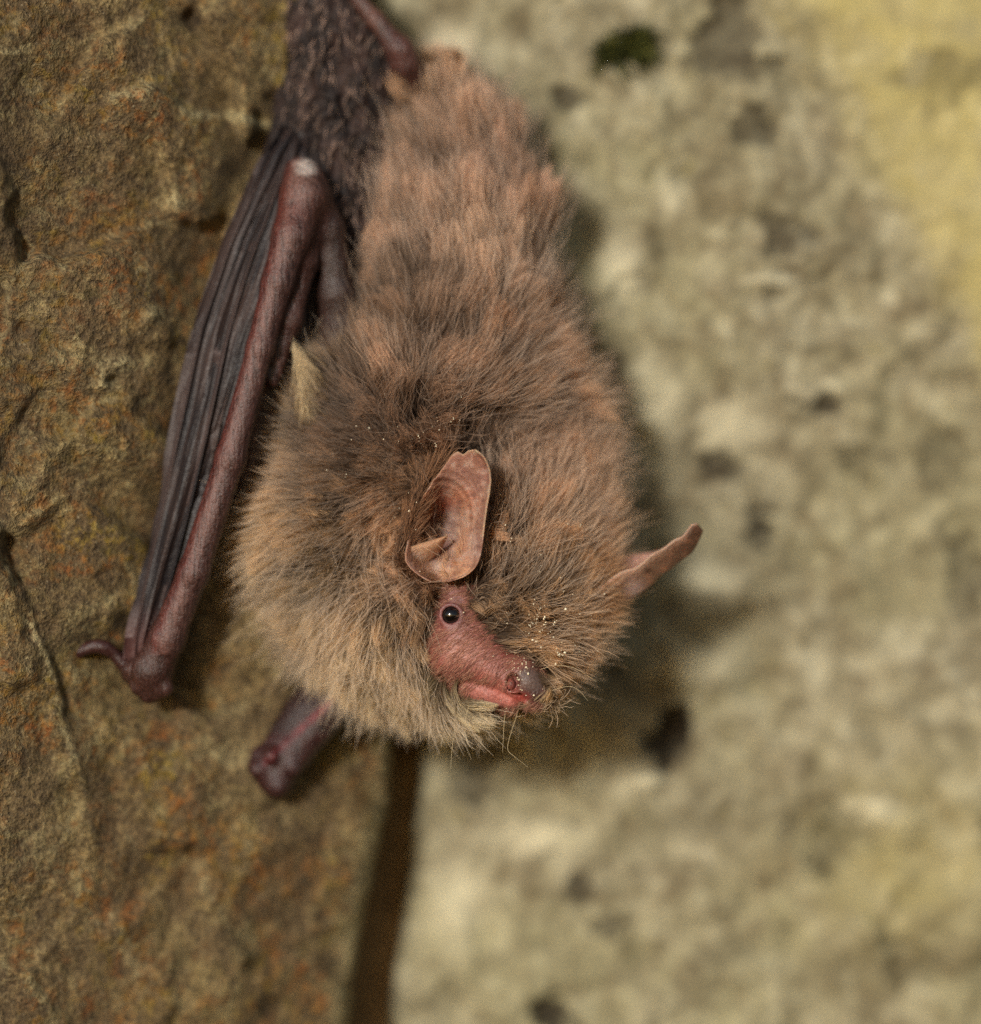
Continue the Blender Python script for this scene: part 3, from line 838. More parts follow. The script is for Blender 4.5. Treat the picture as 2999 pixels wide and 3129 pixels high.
bat = empty('bat', P(1300, 1400, 12))
bat['label'] = 'brown furry bat hanging head down against the stone wall'
bat['category'] = 'bat'
bpy.context.view_layer.update()
def adopt(o):
    o.parent = bat
    o.matrix_parent_inverse = bat.matrix_world.inverted()
    return o
body = adopt(mesh_obj('body', BV, BF, M_skin, colors=bcol, attrs={'limb': ISL}))

# ---- eye
def uv_sphere(c, r, n=28, m=18, sq=(1, 1, 1)):
    vs = [(0, 0, 1)]
    for i in range(1, m):
        t = math.pi * i / m
        for j in range(n):
            a = 2 * math.pi * j / n
            vs.append((math.sin(t) * math.cos(a), math.sin(t) * math.sin(a), math.cos(t)))
    vs.append((0, 0, -1))
    fs = []
    for j in range(n): fs.append((0, 1 + j, 1 + (j + 1) % n, 1 + (j + 1) % n))
    for i in range(m - 2):
        for j in range(n):
            a, b = 1 + i * n + j, 1 + i * n + (j + 1) % n
            fs.append((a, a + n, b + n, b))
    L = len(vs) - 1
    for j in range(n): fs.append((L, L - n + (j + 1) % n, L - n + j, L - n + j))
    return np.array(vs) * r * np.array(sq) + np.array(c), fs
def poly_obj(name, vs, fs, mat, smooth=True):
    me = bpy.data.meshes.new(name)
    ff = [tuple(dict.fromkeys(f)) for f in fs]
    me.from_pydata([tuple(np.asarray(v) * MM) for v in vs], [], ff)
    for p in me.polygons: p.use_smooth = smooth
    me.materials.append(mat)
    return link(bpy.data.objects.new(name, me))
m = Mat('eye_black')
m.b.inputs['Base Color'].default_value = (0.006, 0.004, 0.003, 1)
m.b.inputs['Roughness'].default_value = 0.13
m.b.inputs['Coat Weight'].default_value = 0.6
m.b.inputs['Coat Roughness'].default_value = 0.12
vs, fs = uv_sphere(eye_c, EYE_R * 0.985)
eye = adopt(poly_obj('eye', vs, fs, m.m))
eye['label'] = 'small glossy black eye'

# ---- ears
def ear_mat():
    m = Mat('ear_skin'); v = m.coords()
    m.l(m.attr('col'), m.b.inputs['Base Color'])
    fine = m.noise(v, 4.0, 4, 0.65)
    m.l(m.bump(fine, 0.16, 0.9), m.b.inputs['Normal'])
    m.b.inputs['Roughness'].default_value = 0.55
    m.b.inputs['Specular IOR Level'].default_value = 0.4
    m.b.inputs['Subsurface Weight'].default_value = 0.35
    m.b.inputs['Subsurface Radius'].default_value = (1.0, 0.45, 0.25)
    m.b.inputs['Subsurface Scale'].default_value = 0.4 * MM
    tl = m.n('ShaderNodeBsdfTranslucent'); m.l(m.attr('col'), tl.inputs['Color'])
    mx = m.n('ShaderNodeMixShader'); mx.inputs[0].default_value = .14
    m.l(m.b.outputs[0], mx.inputs[1]); m.l(tl.outputs[0], mx.inputs[2]); m.l(mx.outputs[0], m.out.inputs['Surface'])
    return m.m
M_ear = ear_mat()

def thick_sheet(name, pts, nr, nc, mat, th, cols=None, back_cols=None, parent_bat=True):
    """closed sheet: front grid + offset back grid + rim"""
    p = pts.reshape(nr, nc, 3)
    du = np.gradient(p, axis=1); dv = np.gradient(p, axis=0)
    n = np.cross(du, dv); n /= (np.linalg.norm(n, axis=-1, keepdims=True) + 1e-9)
    thv = th if np.ndim(th) else np.full((nr, nc), th)
    n = np.where((n[..., 1:2].mean() > 0), n, -n)
    bk = p + n * np.asarray(thv)[..., None]
    V = np.concatenate([p.reshape(-1, 3), bk.reshape(-1, 3)])
    f = grid_faces(nr, nc); N = nr * nc
    ring = list(range(nc)) + [r * nc + nc - 1 for r in range(1, nr)] + [(nr - 1) * nc + c for c in range(nc - 2, -1, -1)] + [r * nc for r in range(nr - 2, 0, -1)]
    ring = np.array(ring); nxt = np.roll(ring, -1)
    rim = np.stack([ring, nxt, nxt + N, ring + N], -1)
    FF = np.concatenate([f[:, ::-1], f + N, rim])
    C = None
    if cols is not None:
        C = np.concatenate([cols, cols if back_cols is None else back_cols])
    o = mesh_obj(name, V, FF, mat, colors=C)
    return adopt(o) if parent_bat else o

EAR_ROWS = np.array([(1379, 1398, 1452), (1384, 1388, 1463), (1392, 1381, 1474), (1402, 1373, 1482), (1418, 1362, 1490), (1440, 1346, 1497), (1470, 1324, 1500), (1510, 1301, 1495), (1550, 1283, 1488),
                     (1600, 1266, 1481), (1650, 1250, 1476), (1690, 1240, 1470), (1715, 1240, 1463), (1738, 1256, 1450), (1755, 1276, 1430), (1768, 1298, 1400), (1776, 1318, 1368)], float)
def ear_depth(px, py, u):
    base = -0.9 + 0.0042 * (py - 1380) + (1 - u) * 0.9
    rx, ry = px - 1338, py - 1605
    a = math.radians(-14)
    ex, ey = rx * math.cos(a) - ry * math.sin(a), rx * math.sin(a) + ry * math.cos(a)
    q = (ex / 78) ** 2 + (ey / 112) ** 2
    base = base + 4.5 * np.exp(-q ** 1.25) + 0.7 * np.exp(-(((ex + 28) / 40) ** 2 + ((ey - 30) / 60) ** 2))
    # transverse rings above the hollow
    rad = np.sqrt(q)
    base = base - 0.10 * np.cos((rad - 1.1) * 26) * np.exp(-((rad - 1.28) / 0.22) ** 2) * sstep(40, -60, ey)
    base = base + 0.45 * np.exp(-((px - 1440) / 40) ** 2) * np.exp(-((py - 1480) / 130) ** 2)
    # lower lobe fold
    base = base - 0.75 * np.exp(-(((px - 1385) / 75) ** 2 + ((py - 1728) / 36) ** 2))
    fold = py - (1705 - 0.30 * (px - 1320))
    base = base + 0.35 * np.exp(-(fold / 10) ** 2) * sstep(1290, 1330, px) * (1 - sstep(1400, 1440, px))
    # rolled outer rim, left edge curled forward
    base = base - 0.55 * np.exp(-((u - 1.0) / 0.05) ** 2) - 1.0 * np.exp(-(u / 0.12) ** 2) * sstep(1400, 1520, py)
    return base
def build_near_ear():
    nr, nc = 110, 80
    py = np.interp(np.linspace(0, 1, nr), np.linspace(0, 1, 200), np.linspace(1379, 1776, 200))
    L, R = np.interp(py, EAR_ROWS[:, 0], EAR_ROWS[:, 1]), np.interp(py, EAR_ROWS[:, 0], EAR_ROWS[:, 2])
    for _ in range(3):
        L[1:-1] = (L[:-2] + 2 * L[1:-1] + L[2:]) / 4; R[1:-1] = (R[:-2] + 2 * R[1:-1] + R[2:]) / 4
    u = np.linspace(0, 1, nc)[None]
    px = L[:, None] + (R - L)[:, None] * u
    pyg = np.broadcast_to(py[:, None], px.shape).copy()
    # notch in the tip
    pyg += 9 * np.exp(-((px - 1416) / 9) ** 2) * np.exp(-((py[:, None] - 1379) / 14) ** 2)
    pyg -= 3 * np.exp(-((px - 1445) / 16) ** 2) * np.exp(-((py[:, None] - 1379) / 14) ** 2)
    uu = np.broadcast_to(u, px.shape)
    d = ear_depth(px, pyg, uu)
    pts = P(px, pyg, d)
    x, y = px.ravel(), pyg.ravel()
    c = np.tile(lin(140, 106, 90), (len(x), 1))
    def bl(w, cl):
        nonlocal c
        w = np.clip(w, 0, 1).ravel()[:, None]; c = c * (1 - w) + cl * w
    n1 = fbm(px / 18.0, pyg / 18.0, octv=3, seed=91); n2 = fbm(px / 50.0, pyg / 50.0, octv=3, seed=92)
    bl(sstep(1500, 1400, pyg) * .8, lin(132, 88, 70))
    bl(np.clip(n2 * 1.4, 0, .6), lin(136, 98, 88))
    bl(gauss(px, pyg, 1395, 1525, 60, 34) * .8, lin(172, 108, 80))
    bl(gauss(px, pyg, 1420, 1650, 34, 110) * .75, lin(176, 124, 92))
    bl(gauss(px, pyg, 1375, 1600, 34, 60) * .8, lin(176, 150, 140))
    bl(gauss(px, pyg, 1308, 1605, 42, 72) * .95, lin(88, 40, 34))  # reddish skin of the hollow, its shade painted in darker
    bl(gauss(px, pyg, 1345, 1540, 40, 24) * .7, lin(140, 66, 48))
    bl(gauss(px, pyg, 1400, 1745, 80, 36) * .8, lin(180, 134, 102))
    bl(gauss(px, pyg, 1345, 1730, 30, 18) * .6, lin(190, 168, 156))
    bl(gauss(px, pyg, 1392, 1715, 9, 12) * .8, lin(126, 72, 34))
    bl(gauss(px, pyg, 1445, 1660, 22, 50) * .5, lin(150, 132, 124))
    bl(np.clip(n1 * 1.8 - .2, 0, .6), lin(112, 76, 64))
    bl(np.clip(-n1 * 1.8 - .3, 0, .45), lin(180, 152, 136))
    edge = np.exp(-((uu - 1.0) / 0.02) ** 2) * (py[:, None] < 1640) + np.exp(-((py[:, None] - 1379) / 7) ** 2)
    bl(edge * .4, lin(200, 172, 138))
    bl(np.exp(-(uu / 0.05) ** 2) * .4, lin(176, 132, 104))
    c = np.clip(c * 1.3, 0, .8)
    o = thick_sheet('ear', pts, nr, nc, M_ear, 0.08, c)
    o['label'] = 'upright ear facing forward with its hollow open'
    # tragus: a pointed blade standing in front of the hollow
    nr2, nc2 = 40, 14
    t = np.linspace(0, 1, nr2)[:, None]
    ax = np.array([(1244, 1712), (1272, 1696), (1304, 1682), (1338, 1662), (1368, 1638)], float)
    axx = np.interp(t, np.linspace(0, 1, 5), ax[:, 0]); axy = np.interp(t, np.linspace(0, 1, 5), ax[:, 1])
    w = np.interp(t, [0, .2, .45, .75, .93, 1], [26, 31, 29, 19, 8, 1])
    v = np.linspace(-1, 1, nc2)[None]
    px2 = axx + 0.42 * w * v; py2 = axy + 0.9 * w * (v + .35 * np.maximum(v, 0))
    d2 = 1.9 - 0.35 * (1 - v ** 2) * np.sin(np.clip(t * 2.6, 0, math.pi)) - 0.55 * t + 0.35 * (v + 1) ** 2 * (1 - .4 * t)
    c2 = np.tile(lin(182, 140, 108), (nr2 * nc2, 1))
    w1 = gauss(px2, py2, 1268, 1700, 26, 14).ravel()[:, None] * .7
    c2 = c2 * (1 - w1) + lin(196, 174, 162) * w1
    w1 = (np.exp(-((v + 1) / .25) ** 2) * sstep(.45, .9, t)).ravel()[:, None] * .7
    c2 = c2 * (1 - w1) + lin(150, 92, 48) * w1
    tr = thick_sheet('tragus', P(px2, py2, d2), nr2, nc2, M_ear, 0.12, c2)
    tr.parent = o
    tr.matrix_parent_inverse.identity()
    return o
near_ear = build_near_ear()

def build_far_ear():
    nr, nc = 70, 40
    A = np.array([(1760, 1850, 5.0), (1832, 1800, 3.6), (1878, 1756, 3.3), (1950, 1722, 3.2), (2010, 1690, 3.1), (2062, 1648, 3.0), (2104, 1614, 3.0), (2128, 1599, 3.2)])
    B = np.array([(1780, 1880, 6.2), (1868, 1856, 5.0), (1932, 1832, 5.2), (1985, 1784, 5.2), (2032, 1752, 5.0), (2082, 1710, 4.8), (2130, 1672, 4.4), (2147, 1622, 3.8)])
    C = np.array([(1770, 1790, 8.0), (1842, 1742, 7.2), (1880, 1712, 7.4), (1932, 1692, 7.2), (1985, 1690, 6.8), (2028, 1676, 6.2), (2080, 1640, 5.2), (2131, 1601, 3.9)])
    tt = np.linspace(0, 1, 8); t = np.linspace(0, 1, nr)
    def sm(T):
        o = np.stack([np.interp(t, tt, T[:, i]) for i in range(3)], -1)
        for _ in range(40):
            o[1:-1] = (o[:-2] + 2 * o[1:-1] + o[2:]) / 4
        return o
    a, b, c_ = sm(A)[:, None], sm(B)[:, None], sm(C)[:, None]
    v = np.linspace(0, 1, nc)[None, :, None]
    bb = 2 * b - 0.5 * (a + c_)
    q = (1 - v) ** 2 * a + 2 * v * (1 - v) * bb + v ** 2 * c_
    # keep the lower silhouette where the photo has it
    q = 0.35 * q + 0.65 * np.where(v < .5, a + (b - a) * np.sin(v * math.pi), c_ + (b - c_) * np.sin(v * math.pi))
    px, py, d = q[..., 0], q[..., 1], q[..., 2]
    tg = np.broadcast_to(t[:, None], px.shape); vg = np.broadcast_to(v[..., 0], px.shape)
    rin = vg > .55
    py = py + 5 * np.sin(tg * 17 + 1) * (1 - vg) * sstep(.1, .3, tg) + 3 * np.sin(tg * 33) * (1 - vg)
    d = d - 0.16 * np.sin(tg * 60) * rin * sstep(.05, .2, tg) * (1 - sstep(.45, .6, tg))
    c = np.tile(lin(126, 96, 76), (px.size, 1))
    def bl(w, cl):
        nonlocal c
        w = np.clip(w, 0, 1).ravel()[:, None]; c = c * (1 - w) + cl * w
    n1 = fbm(px / 22, py / 22, octv=3, seed=95)
    bl(sstep(.45, .9, tg) * .9, lin(88, 60, 44))
    bl(rin * .7 * (1 - sstep(.5, .7, tg)), lin(178, 138, 126))
    bl(np.clip(n1, 0, .6), lin(170, 120, 92))
    bl(gauss(px, py, 1978, 1742, 13, 9) + gauss(px, py, 1905, 1802, 11, 14), lin(58, 36, 20))
    bl(gauss(px, py, 1935, 1800, 34, 30) * .7 * (vg < .6), lin(186, 160, 156))
    bl(np.exp(-(vg / .06) ** 2) * .7, lin(196, 160, 138))
    c = np.clip(c * 1.25, 0, .8)
    o = thick_sheet('ear', np.asarray(P(px, py, d)), nr, nc, M_ear, 0.07, c)
    o['label'] = 'ear held out sideways, seen edge on'
build_far_ear()

# ---- wing membranes
def leather_mat(name, pebble=False):
    m = Mat(name); v = m.coords()
    m.l(m.attr('col'), m.b.inputs['Base Color'])
    fine = m.noise(v, 4.5 if not pebble else 2.6, 4, 0.6, 0.4)
    m.l(m.bump(fine, 0.10 if not pebble else 0.25, 0.8), m.b.inputs['Normal'])
    m.l(m.ramp(fine, [(0.35, 0.38), (0.65, 0.55)] if not pebble else [(0.35, .5), (.65, .7)]), m.b.inputs['Roughness'])
    m.b.inputs['Specular IOR Level'].default_value = 0.45 if not pebble else 0.3
    return m.m
M_leather = leather_mat('wing_leather')
M_pebble = leather_mat('wrinkled_leather', True)

def ribbon(L, R, nr, nc, dfun, smooth=6):
    """grid between two polylines (px,py,d) given top to bottom"""
    L, R = np.array(L, float), np.array(R, float)
    t = np.linspace(0, 1, nr)
    def res(T):
        s = np.concatenate([[0], np.cumsum(np.linalg.norm(np.diff(T[:, :2], axis=0), axis=1))]); s /= s[-1]
        o = np.stack([np.interp(t, s, T[:, i]) for i in range(3)], -1)
        for _ in range(smooth): o[1:-1] = (o[:-2] + 2 * o[1:-1] + o[2:]) / 4
        return o
    l, r = res(L)[:, None], res(R)[:, None]
    u = np.linspace(0, 1, nc)[None, :, None]
    q = l * (1 - u) + r * u
    px, py, d = q[..., 0], q[..., 1], q[..., 2]
    ug, tg = np.broadcast_to(u[..., 0], px.shape), np.broadcast_to(t[:, None], px.shape)
    d = d + dfun(px, py, ug, tg)
    return px, py, d, ug, tg

def build_folded_wing():
    L = [(895, 400, 9.6), (835, 460, 9.2), (775, 570, 8.8), (700, 720, 8.3), (655, 850, 8.0), (606, 1000, 7.6), (565, 1200, 7.4), (522, 1400, 7.0), (482, 1600, 6.8), (438, 1800, 6.6), (412, 1950, 6.5), (408, 2010, 6.6), (420, 2050, 6.9)]
    R = [(915, 400, 8.2), (930, 450, 7.4), (930, 560, 6.4), (905, 700, 5.3), (860, 850, 4.6), (815, 1000, 4.2), (760, 1200, 4.1), (705, 1400, 4.1), (650, 1580, 4.2), (585, 1800, 4.6), (525, 1950, 5.2), (490, 2010, 5.6), (475, 2055, 6.0)]
    def df(px, py, u, t):
        k = np.sin(math.pi * np.clip(t * 1.02, 0, 1)) ** .5
        z = np.zeros_like(px)
        for (c, w, a) in ((0.03, .05, .55), (0.25, .11, .7), (0.50, .03, .8), (0.84, .10, .3)):
            cc = c + 0.05 * np.sin(t * 5 + c * 20) * k
            z = z - a * (1.0 - 0.65 * u) * np.exp(-((u - cc) / w) ** 2)
        z = z * sstep(0, .12, t) * (1 - .7 * sstep(.9, 1, t))
        z = z + 0.5 * np.exp(-((u - .68) / .06) ** 2) * sstep(.45, .8, t) + .5 * np.exp(-((u - .25 - .25 * (.3 - t)) / .05) ** 2) * sstep(.5, .2, t)
        z = z + 0.9 * sstep(0.06, 0.0, u)
        z = z + 0.75 * fbm(u * 4.5 + t * 2.2, t * 3.0, octv=3, seed=101) * np.sin(math.pi * np.clip(u, 0, 1)) + .05 * fbm(u * 40, t * 12, octv=2, seed=102)
        return z
    L = [(x, y, left_plane(np.array(float(x)), np.array(float(y))) - 1.5) for (x, y, _) in L]
    px, py, d, u, t = ribbon(L, R, 240, 110, df)
    c = np.tile(lin(34, 27, 27), (px.size, 1))
    def bl(w, cl):
        nonlocal c
        w = np.clip(w, 0, 1).ravel()[:, None]; c = c * (1 - w) + cl * w
    n = fbm(u * 7, t * 9, octv=4, seed=103); st = fbm(u * 26, t * 7, octv=3, seed=104)
    bl(np.clip(n * 1.6, 0, .7), lin(60, 46, 42)); bl(np.clip(-n * 1.6, 0, .7), lin(22, 20, 24))
    bl(np.clip(st * 1.5, 0, .5), lin(72, 57, 52))
    for cc in (0.03, .47): bl(np.exp(-((u - cc) / .025) ** 2) * .5, lin(96, 78, 74))
    bl(sstep(.86, .97, t) * .8, lin(84, 50, 46))
    o = thick_sheet('wing_membrane', P(px, py, d), *px.shape, M_leather, 0.9, c)
    o['label'] = 'dark folded wing with ridges of the finger bones'
build_folded_wing()

def build_arm_membrane():
    L = [(925, 540, 7.0), (905, 700, 5.6), (865, 860, 4.9), (810, 1061, 4.5), (755, 1250, 4.4), (705, 1420, 4.6), (670, 1530, 5.2)]
    R = [(1020, 600, 8.2), (1060, 760, 8.2), (1080, 900, 8.2), (1060, 1080, 8.2), (1010, 1260, 8.6), (960, 1420, 9.5), (900, 1560, 11)]
    def df(px, py, u, t):
        z = 1.5 * np.sin(math.pi * u) ** 1 * sstep(0, .2, t)
        for (cc, w, a) in ((.28, .07, .7), (.48, .06, .6), (.7, .07, .6)):
            z = z - a * np.exp(-((u - cc - .04 * np.sin(t * 6 + cc * 9)) / w) ** 2)
        return z + .15 * fbm(u * 10, t * 6, octv=3, seed=111)
    px, py, d, u, t = ribbon(L, R, 150, 70, df)
    c = np.tile(lin(60, 46, 42), (px.size, 1))
    n = fbm(u * 16, t * 7, octv=4, seed=112).ravel()[:, None]
    w = np.clip(n * 1.8, 0, .8); c = c * (1 - w) + lin(112, 88, 80) * w
    w = np.clip(-n * 1.5, 0, .7); c = c * (1 - w) + lin(36, 26, 26) * w
    o = thick_sheet('wing_membrane', P(px, py, d), *px.shape, M_leather, 0.15, c)
    o['label'] = 'dark creased skin between forearm and body'
build_arm_membrane()

def build_tail_membrane():
    L = [(850, -330, 10.0), (850, -100, 9.6), (850, 0, 9.4), (846, 120, 9.3), (838, 260, 9.2), (828, 380, 9.0), (800, 480, 9.0), (775, 580, 9.0), (760, 700, 9.2)]
    R = [(985, -330, 9.2), (1010, -100, 9.2), (1090, 0, 9.2), (1190, 110, 9.0), (1250, 250, 9.6), (1240, 380, 10.0), (1200, 520, 10.0), (1160, 680, 9.6), (1120, 840, 9.2)]
    def df(px, py, u, t):
        z = -1.9 * np.sin(math.pi * np.clip(u, 0, 1)) ** .8 * sstep(.05, .4, t)
        w = fbm(px * K / .95 + 2 * fbm(px / 90, py / 90, seed=5), py * K / 1.9, octv=3, seed=121)
        w2 = fbm(px * K / .5, py * K / 1.0 + u * 4, octv=3, seed=122)
        return z + 0.75 * w + .40 * np.abs(w2)
    px, py, d, u, t = ribbon(L, R, 330, 170, df)
    c = np.tile(lin(38, 28, 25), (px.size, 1))
    n = fbm(px * K / .7, py * K / 1.4, octv=4, seed=123).ravel()[:, None]
    w = np.clip(n * 1.8, 0, .8); c = c * (1 - w) + lin(66, 49, 44) * w
    w = np.clip(-n * 1.5, 0, .8); c = c * (1 - w) + lin(20, 14, 13) * w
    o = thick_sheet('tail_membrane', P(px, py, d), *px.shape, M_pebble, 0.15, c)
    o['label'] = 'wrinkled dark tail membrane'
    return px, py, d
tail_px, tail_py, tail_d = build_tail_membrane()

# ---- thumbs (with claw) and feet toes
def tube(name, pts, mat, colr, nseg=14, sub=10):
    pts = np.array(pts, float)
    t = np.linspace(0, 1, len(pts)); tt = np.linspace(0, 1, (len(pts) - 1) * sub + 1)
    q = np.stack([np.interp(tt, t, pts[:, i]) for i in range(4)], -1)
    for _ in range(sub * 2): q[1:-1] = (q[:-2] + 2 * q[1:-1] + q[2:]) / 4
    c = P(q[:, 0], q[:, 1], q[:, 2]); r = q[:, 3]
    tg = np.gradient(c, axis=0); tg /= np.linalg.norm(tg, axis=1, keepdims=True)
    a = np.cross(tg, [0, 1, 0.2]); a /= np.linalg.norm(a, axis=1, keepdims=True); b = np.cross(tg, a)
    an = np.linspace(0, 2 * math.pi, nseg, endpoint=False)
    V = c[:, None] + r[:, None, None] * (np.cos(an)[None, :, None] * a[:, None] + np.sin(an)[None, :, None] * b[:, None])
    n = len(c); fs = []
    for i in range(n - 1):
        for j in range(nseg):
            k = (j + 1) % nseg
            fs.append((i * nseg + j, (i + 1) * nseg + j, (i + 1) * nseg + k, i * nseg + k))
    fs.append(tuple(range(nseg))); fs.append(tuple(range((n - 1) * nseg, n * nseg))[::-1])
    me = bpy.data.meshes.new(name)
    me.from_pydata([tuple(p * MM) for p in V.reshape(-1, 3)], [], fs)
    for p in me.polygons: p.use_smooth = True
    at = me.attributes.new('col', 'FLOAT_COLOR', 'POINT')
    cc = np.ones((n * nseg, 4), np.float32); cc[:, :3] = colr
    cc[:, :3] *= (1 + .35 * fbm(V.reshape(-1, 3)[:, 0] * 3, V.reshape(-1, 3)[:, 2] * 3, seed=7))[:, None]
    at.data.foreach_set('color', cc.ravel())
    me.materials.append(mat)
    return adopt(link(bpy.data.objects.new(name, me)))
th = tube('thumb', [(415, 2062, 5.0, .62), (376, 2028, 4.9, .5), (346, 1994, 4.7, .42), (322, 1978, 4.5, .54), (292, 1973, 4.4, .50), (262, 1982, 4.5, .46), (240, 1995, 4.6, .40), (222, 2005, 4.8, .26), (214, 2008, 4.9, .06)], M_skin, lin(62, 36, 32))
th['label'] = 'thumb with dark hooked claw'
for k, (dx, dy) in enumerate(((-60, -40), (-35, -62), (-5, -72), (25, -66), (52, -46))):
    tube('toe', [(900, -262, 8.9, .42), (900 + dx * .5, -262 + dy * .5, 8.2, .3), (900 + dx, -262 + dy, 8.4, .24), (900 + dx * 1.3, -262 + dy * 1.35, 9.4, .06)], M_skin, lin(70, 44, 40))

